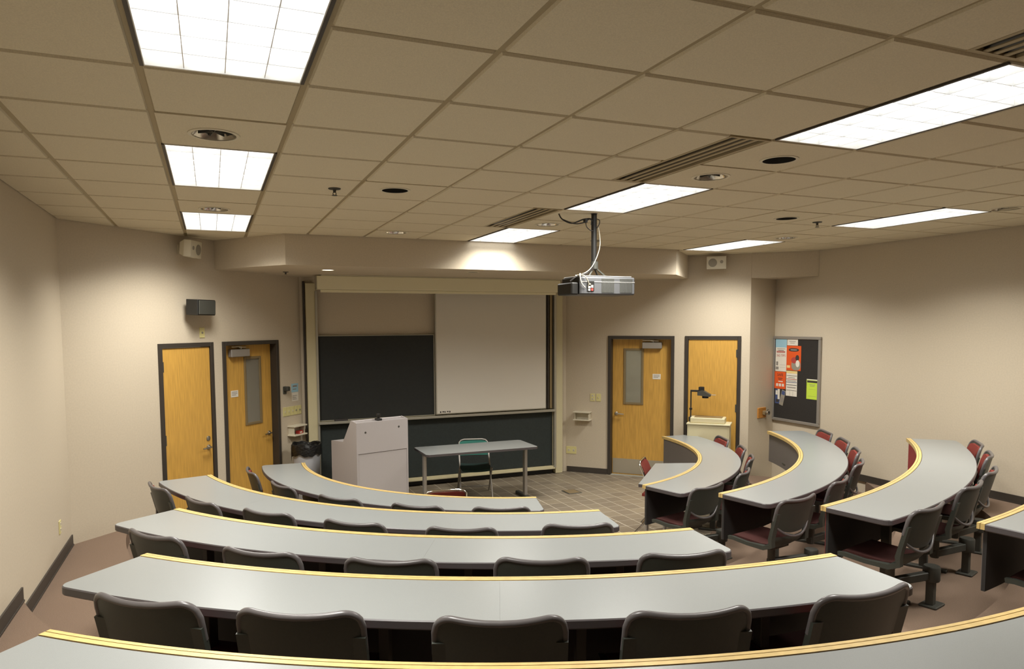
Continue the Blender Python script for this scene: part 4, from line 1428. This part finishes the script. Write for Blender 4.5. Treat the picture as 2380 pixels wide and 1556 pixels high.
cable('cable', [(-0.20, -0.12, 0.18), (-0.24, -0.18, 0.17), (-0.23, -0.19, 0.10), (-0.19, -0.185, 0.06)], 0.005, M['cablew'])
cable('cable', [(-0.22, -0.10, 0.17), (-0.20, -0.19, 0.16), (-0.16, -0.19, 0.10), (-0.16, -0.18, 0.07)], 0.005, M['grille'])
cable('cable', [(-0.02, -0.03, 0.24), (-0.10, -0.05, 0.19), (-0.20, -0.08, 0.17), (-0.27, -0.06, 0.12)], 0.008, M['cable'])

# ------------------------------------------------------------------ things on the walls
def onL(x): return (x, x + 8.75)
def onR(x): return (x, 15.03 - x)
def wspk(name, label, loc, rz, tilt, turn, ws):
    t = thing(name, label, 'speaker', loc, rz, 'white wall speakers')
    MB().box(-0.03, 0.03, -0.012, 0.0, -0.05, 0.05).tube([(0, -0.01, 0), (0, -0.07, 0)], 0.012, 8).build('bracket', M['white'], t)
    mt_ = Matrix.Translation((0, -0.14, 0)) @ Matrix.Rotation(turn, 4, 'Z') @ Matrix.Rotation(tilt, 4, 'X')
    vv = []
    for y, hw_, hh in ((0.07, 0.08, 0.06), (0.0, 0.13, 0.088), (-0.075, 0.13, 0.088)):
        vv += [tuple(mt_ @ Vector(p)) for p in ((-hw_, y, -hh), (hw_, y, -hh), (hw_, y, hh), (-hw_, y, hh))]
    fs = [(0, 1, 2, 3), (11, 10, 9, 8)]
    for k in range(2):
        for q in range(4):
            fs.append((4 * k + q, 4 * k + 4 + q, 4 * k + 4 + (q + 1) % 4, 4 * k + (q + 1) % 4))
    cab = MB().add(vv, fs).build('cabinet', M['white'], t, None, fix=True)
    c_ = MB().lathe([(0.058, 0.0), (0.056, 0.005), (0.045, 0.006), (0.02, 0.002), (0.001, 0.004)], 24)
    MB().add([tuple(mt_ @ Vector((0.05 * ws + a, -0.0755 - c, b2))) for a, b2, c in c_.v], c_.f).build('woofer', M['grille'], cab, 40, fix=True)
    c_ = MB().lathe([(0.022, 0.0), (0.02, 0.004), (0.001, 0.005)], 16)
    MB().add([tuple(mt_ @ Vector((-0.07 * ws + a, -0.0755 - c, b2 + 0.01))) for a, b2, c in c_.v], c_.f).build('tweeter', M['grille'], cab, 40, fix=True)
x = -0.29
wspk('wall_speaker', 'white box speaker high on the wall above the left doors', (*onL(x), 3.165), ROT_L, radians(5), radians(22), 1)
wspk('wall_speaker', 'white box speaker high on the wall above the right doors', (*onR(6.76), 3.19), ROT_R, radians(5), radians(4), -1)
t = thing('wall_speaker', 'black box speaker on the wall above the leftmost door', 'speaker', (*onL(-0.19), 2.54), ROT_L)
MB().box(-0.03, 0.03, -0.06, 0.0, -0.02, 0.02).build('bracket', M['black'], t)
mt_ = Matrix.Translation((0, -0.13, 0)) @ Matrix.Rotation(radians(8), 4, 'Z') @ Matrix.Rotation(radians(2.5), 4, 'X')
cab = MB().cbox(-0.15, 0.15, -0.075, 0.075, -0.085, 0.085, 0.005, mtx=mt_).build('cabinet', M['black'], t)
MB().cbox(-0.138, 0.138, -0.088, -0.0755, -0.076, 0.076, 0.004, mtx=mt_).build('grille', M['iron'], cab)
MB().box(-0.15, 0.15, -0.075, 0.075, 0.0853, 0.0865, mtx=mt_).build('top_sheen', M['satin'], cab)
t.name = 'wall_speaker'

def plate(label, loc, rz, w, h, kind, name='switch_plate', group=None, mt='ivory'):
    t = thing(name, label, 'wall plate', loc, rz, group)
    MB().cbox(-w / 2, w / 2, -0.007, 0.0, -h / 2, h / 2, 0.002).build('cover', M[mt], t)
    if kind == 'switch':
        MB().cbox(-0.005, 0.005, -0.016, -0.0071, -0.012, 0.012, 0.001).build('toggle', M['white'], t)
    elif kind == 'round':
        c_ = MB().lathe([(0.012, 0), (0.011, 0.006), (0.001, 0.007)], 14)
        MB().add([(a, -0.0071 - c, b2) for a, b2, c in c_.v], c_.f).build('button', M['grille'], t, None, fix=True)
    elif kind == 'duplex':
        for sx in (-1, 1):
            MB().cbox(sx * w * 0.24 - 0.016, sx * w * 0.24 + 0.016, -0.010, -0.0071, -0.018, 0.018, 0.001).build('socket', M['white'], t)
            MB().box(sx * w * 0.24 - 0.006, sx * w * 0.24 - 0.003, -0.0105, -0.0099, -0.006, 0.006).box(sx * w * 0.24 + 0.003, sx * w * 0.24 + 0.006, -0.0105, -0.0099, -0.006, 0.006).build('slot', M['ink'], t)
    elif kind == 'duplexv':
        for sz in (-1, 1):
            MB().cbox(-0.016, 0.016, -0.010, -0.0071, sz * 0.026 - 0.015, sz * 0.026 + 0.015, 0.001).build('socket', M['white'], t)
            MB().box(-0.006, -0.003, -0.0105, -0.0099, sz * 0.026 - 0.005, sz * 0.026 + 0.006).box(0.003, 0.006, -0.0105, -0.0099, sz * 0.026 - 0.005, sz * 0.026 + 0.006).build('slot', M['ink'], t)
    return t
plate('ivory wall plate with round button under the black speaker', (*onL(-0.10), 2.26), ROT_L, 0.075, 0.115, 'round')
plate('ivory switch plate right of the boards, the left of two', (*onR(5.467), 1.195), ROT_R, 0.075, 0.118, 'duplexv')
plate('ivory switch plate beside the right glazed door frame', (*onR(5.533), 1.195), ROT_R, 0.075, 0.118, 'switch')
plate('ivory wide outlet plate low on the wall right of the boards', (*onR(5.225), 0.345), ROT_R, 0.165, 0.115, 'duplex', 'outlet_plate')
plate('ivory outlet plate low on the left side wall', (XL, 6.96, 0.61), pi / 2, 0.075, 0.115, 'duplexv', 'outlet_plate')
xs = [0.862, 0.915, 0.968, 1.021, 1.074]
for k, x in enumerate(xs):
    plate('ivory switch plate left of the boards, %s of five in a row' % ORD[k], (*onL(x), 1.198), ROT_L, 0.070, 0.118, 'switch' if k < 3 else 'round', 'switch_plate', 'five switch plates in a row')
t = thing('pencil_sharpener', 'small grey pencil sharpener on the wall beside the left glazed door', 'pencil sharpener', (*onL(0.868), 1.485), ROT_L)
MB().cbox(-0.03, 0.03, -0.012, 0, -0.05, 0.05, 0.003).build('mount', M['iron'], t)
MB().cbox(-0.035, 0.035, -0.075, -0.013, -0.01, 0.05, 0.01).build('body', M['iron'], t)
MB().tube([(0.036, -0.045, 0.02), (0.055, -0.045, 0.02), (0.055, -0.045, -0.02), (0.07, -0.045, -0.02)], 0.005, 8).build('crank', M['steel'], t)
def sheet_thing(name, label, loc, rz, w, h, mt, lines=(), group=None, tilt=0.0, cat='paper'):
    t = thing(name, label, cat, loc, rz, group)
    R_ = Matrix.Rotation(tilt, 4, 'Y')
    MB().box(-w / 2, w / 2, -0.0016, -0.0004, -h / 2, h / 2, mtx=R_).build('sheet', M[mt], t)
    by = {}
    for (x0, x1, z0, z1, mm) in lines:
        by.setdefault(mm, []).append((x0, x1, z0, z1))
    lift = 0
    for mm, ls in by.items():
        mb_ = MB()
        for x0, x1, z0, z1 in ls:
            mb_.box(-w / 2 + x0 * w, -w / 2 + x1 * w, -0.0022 - lift, -0.0016, -h / 2 + z0 * h, -h / 2 + z1 * h, mtx=R_)
        mb_.build('print', M[mm], t)
        lift += 0.0003
    return t
sheet_thing('notice_sheet', 'pale blue notice on the wall above the ivory switches', (*onL(1.015), 1.50), ROT_L, 0.14, 0.115, 'sky', [(0.2, 0.8, 0.6, 0.8, 'inkgrey'), (0.2, 0.7, 0.3, 0.4, 'inkgrey')])
sheet_thing('notice_sheet', 'cream notice on the wall above the ivory switches', (*onL(1.015), 1.38), ROT_L, 0.135, 0.115, 'paper', [(0.15, 0.8, 0.6, 0.66, 'inkgrey'), (0.15, 0.7, 0.4, 0.46, 'inkgrey'), (0.15, 0.75, 0.2, 0.26, 'inkgrey')])
def shelf(label, loc, rz, w):
    t = thing('wall_shelf', label, 'shelf', loc, rz)
    d = 0.125
    MB().cbox(-w / 2, w / 2, -d, 0, 0.12, 0.138, 0.003).build('shelf_board', M['white'], t)
    MB().cbox(-w / 2, w / 2, -d, 0, 0.0, 0.018, 0.003).build('shelf_board', M['white'], t)
    MB().box(-w / 2 + 0.02, w / 2 - 0.02, -0.012, 0, 0.018, 0.12).build('back_plate', M['white'], t)
    for s in (-1, 1):
        MB().box(s * (w / 2 - 0.025) - 0.005, s * (w / 2 - 0.025) + 0.005, -d + 0.03, -0.012, 0.018, 0.12).build('bracket', M['white'], t)
    return t
shelf('small white two-tier wall shelf above the waste bin', (*onL(0.985), 0.868), ROT_L, 0.26)
shelf('small white two-tier wall shelf right of the boards', (*onR(5.362), 0.835), ROT_R, 0.27)
t = thing('chalk_box', 'small red box on the lower shelf above the waste bin', 'box', (onL(1.01)[0] + 0.045, onL(1.01)[1] - 0.045, 0.8865), ROT_L + 0.2)
MB().cbox(-0.05, 0.05, -0.03, 0.03, 0.0, 0.04, 0.003).build('carton', M['red'], t)
MB().box(-0.04, 0.02, -0.0306, -0.03, 0.01, 0.03).build('print', M['paper'], t)

# pencil sharpener on a wooden plate, alcove wall
dE = Vector(PE) - Vector(PD)
LE = dE.length
dE.normalize()
rzE = atan2(dE.y, dE.x)
pp = Vector(PD) + dE * (LE * 0.50)
t = thing('pencil_sharpener', 'pencil sharpener on a square oak plate beside the pinboard', 'pencil sharpener', (pp.x, pp.y, 1.03), rzE)
MB().cbox(-0.10, 0.10, -0.02, 0, -0.075, 0.075, 0.003).build('backing_plate', M['oakplate'], t)
MB().cbox(0.0, 0.07, -0.06, -0.0205, -0.03, 0.03, 0.006).build('body', M['bronze'], t)
c_ = MB().lathe([(0.03, -0.02), (0.032, 0.0), (0.03, 0.035), (0.001, 0.04)], 16)
MB().add([(0.05 + a, -0.06 - c, b2) for a, b2, c in c_.v], c_.f).build('shavings_cup', M['steel'], t, 40, fix=True)
MB().tube([(0.085, -0.04, 0.0), (0.11, -0.04, 0.0), (0.11, -0.04, 0.04), (0.13, -0.04, 0.04)], 0.005, 8).build('crank', M['iron'], t)

# ------------------------------------------------------------------ pinboard on the right wall (rotated so local x runs towards the viewer)
RZ = -pi / 2
t = thing('pinboard', 'black pinboard with grey frame on the right wall', 'notice board', (XR, 7.685, 0.905), RZ)
BW, BH = 0.44, 1.235
MB().box(-BW + 0.03, BW - 0.03, -0.018, -0.002, 0.03, BH - 0.03).build('board', M['cork'], t)
for a in ((-BW, BW, 0.0, 0.04), (-BW, BW, BH - 0.04, BH)):
    MB().cbox(a[0], a[1], -0.032, 0, a[2], a[3], 0.004).build('frame_bar', M['satin'], t)
for s in (-1, 1):
    MB().cbox(s * BW - (0 if s < 0 else 0.04), s * BW + (0.04 if s < 0 else 0), -0.032, 0, 0.041, BH - 0.041, 0.004).build('frame_bar', M['satin'], t)
YP = XR - 0.0185
def pin(label, y0, y1, z0, z1, mt, lines=(), name='flyer', tilt=0.0, dx=0.0):
    return sheet_thing(name, label, (YP - dx, (y0 + y1) / 2, (z0 + z1) / 2), RZ, abs(y0 - y1), z1 - z0, mt, lines, 'papers on the pinboard', tilt, 'flyer')
f1 = pin('white flyer with blue head and red phone number, top left of pinboard', 8.075, 7.862, 1.63, 2.10, 'paper',
    [(0.0, 1.0, 0.74, 1.0, 'sky'), (0.15, 0.9, 0.69, 0.70, 'ink'), (0.25, 0.75, 0.64, 0.655, 'ink'),
     (0.08, 0.25, 0.18, 0.30, 'inkgrey'), (0.05, 0.3, 0.05, 0.14, 'inkgrey'), (0.42, 0.9, 0.12, 0.125, 'inkgrey'), (0.42, 0.9, 0.2, 0.205, 'inkgrey')])
text_part('lettering', '262-TIPS', 0.048, M['inkred'], f1, (0, -0.0024, -0.02))
mb = MB()
for k in range(7):
    mb.box(-0.085 + k * 0.024, -0.068 + k * 0.024, -0.0022, -0.0016, 0.035, 0.062)
mb.build('print', M['inkred'], f1)
pin('white card above the orange poster on the pinboard', 7.855, 7.655, 2.012, 2.10, 'paper', [(0.2, 0.8, 0.6, 0.68, 'inkgrey'), (0.3, 0.7, 0.35, 0.42, 'inkgrey')])
f2 = pin('orange poster with black oval and pale figure on the pinboard', 7.860, 7.591, 1.655, 2.008, 'orange', [(0.04, 0.26, 0.10, 0.20, 'inkyel')], dx=0.001)
def blob(x, z, rx, rz_, mt, lift, n=20, k=2.0):
    pts_ = []
    for q in range(n):
        a = 2 * pi * q / n
        c, s_ = cos(a), sin(a)
        pts_.append((x + rx * math.copysign(abs(c) ** (2 / k), c), z + rz_ * math.copysign(abs(s_) ** (2 / k), s_)))
    vv_ = [(p, -0.0018, q) for p, q in pts_] + [(p, -0.0022 - lift, q) for p, q in pts_]
    MB().add(vv_, [tuple(range(n)), tuple(range(2 * n - 1, n - 1, -1))] + [(i_, i_ + n, (i_ + 1) % n + n, (i_ + 1) % n) for i_ in range(n)]).build('print', M[mt], f2, None, fix=True)
blob(0.0, 0.118, 0.095, 0.024, 'ink', 0.0, k=2.6)
blob(0.0, 0.118, 0.062, 0.010, 'inkgrey', 0.0004, k=3)
blob(0.045, -0.10, 0.085, 0.072, 'grille', 0.0, k=2.6)
blob(0.01, -0.03, 0.055, 0.045, 'inkred', 0.0002)
blob(0.068, 0.005, 0.034, 0.042, 'ink', 0.0004)
blob(0.075, -0.075, 0.035, 0.05, 'paper', 0.0006)
f3 = pin('orange flyer with black title in the left column of the pinboard', 8.082, 7.868, 1.375, 1.625, 'orange', [(0.3, 0.72, 0.60, 0.63, 'ink'), (0.35, 0.65, 0.52, 0.55, 'ink'), (0.35, 0.75, 0.40, 0.45, 'paper'), (0.15, 0.33, 0.14, 0.30, 'paper'), (0.40, 0.60, 0.14, 0.30, 'paper'), (0.68, 0.86, 0.14, 0.30, 'paper')])
text_part('lettering', 'SAFE', 0.055, M['ink'], f3, (0, -0.0024, 0.06))
pin('white listing sheet with dark rules in the middle of the pinboard', 7.858, 7.652, 1.285, 1.648, 'paper',
    [(0.0, 1.0, 0.90, 1.0, 'inkyel'), (0.03, 0.97, 0.80, 0.815, 'ink'), (0.03, 0.97, 0.66, 0.68, 'inkred'), (0.03, 0.97, 0.54, 0.56, 'blue'), (0.03, 0.97, 0.43, 0.45, 'ink'), (0.03, 0.97, 0.22, 0.235, 'ink'),
     (0.2, 0.8, 0.72, 0.74, 'inkgrey'), (0.1, 0.9, 0.60, 0.62, 'inkgrey'), (0.1, 0.9, 0.33, 0.36, 'inkgrey'), (0.35, 0.36, 0.02, 0.2, 'inkgrey'), (0.65, 0.66, 0.02, 0.2, 'inkgrey')])
pin('lime green flyer pinned at the right side of the pinboard', 7.478, 7.277, 1.275, 1.553, 'lime', [(0.0, 1.0, 0.955, 1.0, 'paper'), (0.05, 0.92, 0.83, 0.93, 'ink'), (0.25, 0.75, 0.72, 0.74, 'inkgrey'), (0.3, 0.7, 0.65, 0.67, 'inkgrey'), (0.2, 0.8, 0.5, 0.505, 'inkgrey'), (0.15, 0.85, 0.15, 0.155, 'inkgrey')])
pin('small blue and white leaflet hanging at lower left of the pinboard', 8.065, 7.975, 1.155, 1.368, 'blue', [(0.55, 1.0, 0.3, 1.0, 'paper'), (0.1, 0.5, 0.6, 0.9, 'paper'), (0.2, 0.8, 0.1, 0.3, 'ink')])
pin('slanting grey leaflet beside the blue one on the pinboard', 7.960, 7.885, 1.135, 1.360, 'grille', [(0.1, 0.9, 0.7, 0.95, 'blue'), (0.15, 0.85, 0.2, 0.5, 'inkgrey')], tilt=radians(14), dx=0.001)

# ------------------------------------------------------------------ floor hatch
t = thing('floor_box', 'square metal floor access plate in the tiled floor', 'floor box', (4.585, 8.59, 0.0))
MB().cbox(-0.105, 0.105, -0.115, 0.115, 0.0002, 0.006, 0.002).build('frame', M['iron'], t)
MB().cbox(-0.085, 0.085, -0.095, 0.095, 0.0062, 0.009, 0.001).build('lid', M['lid'], t)
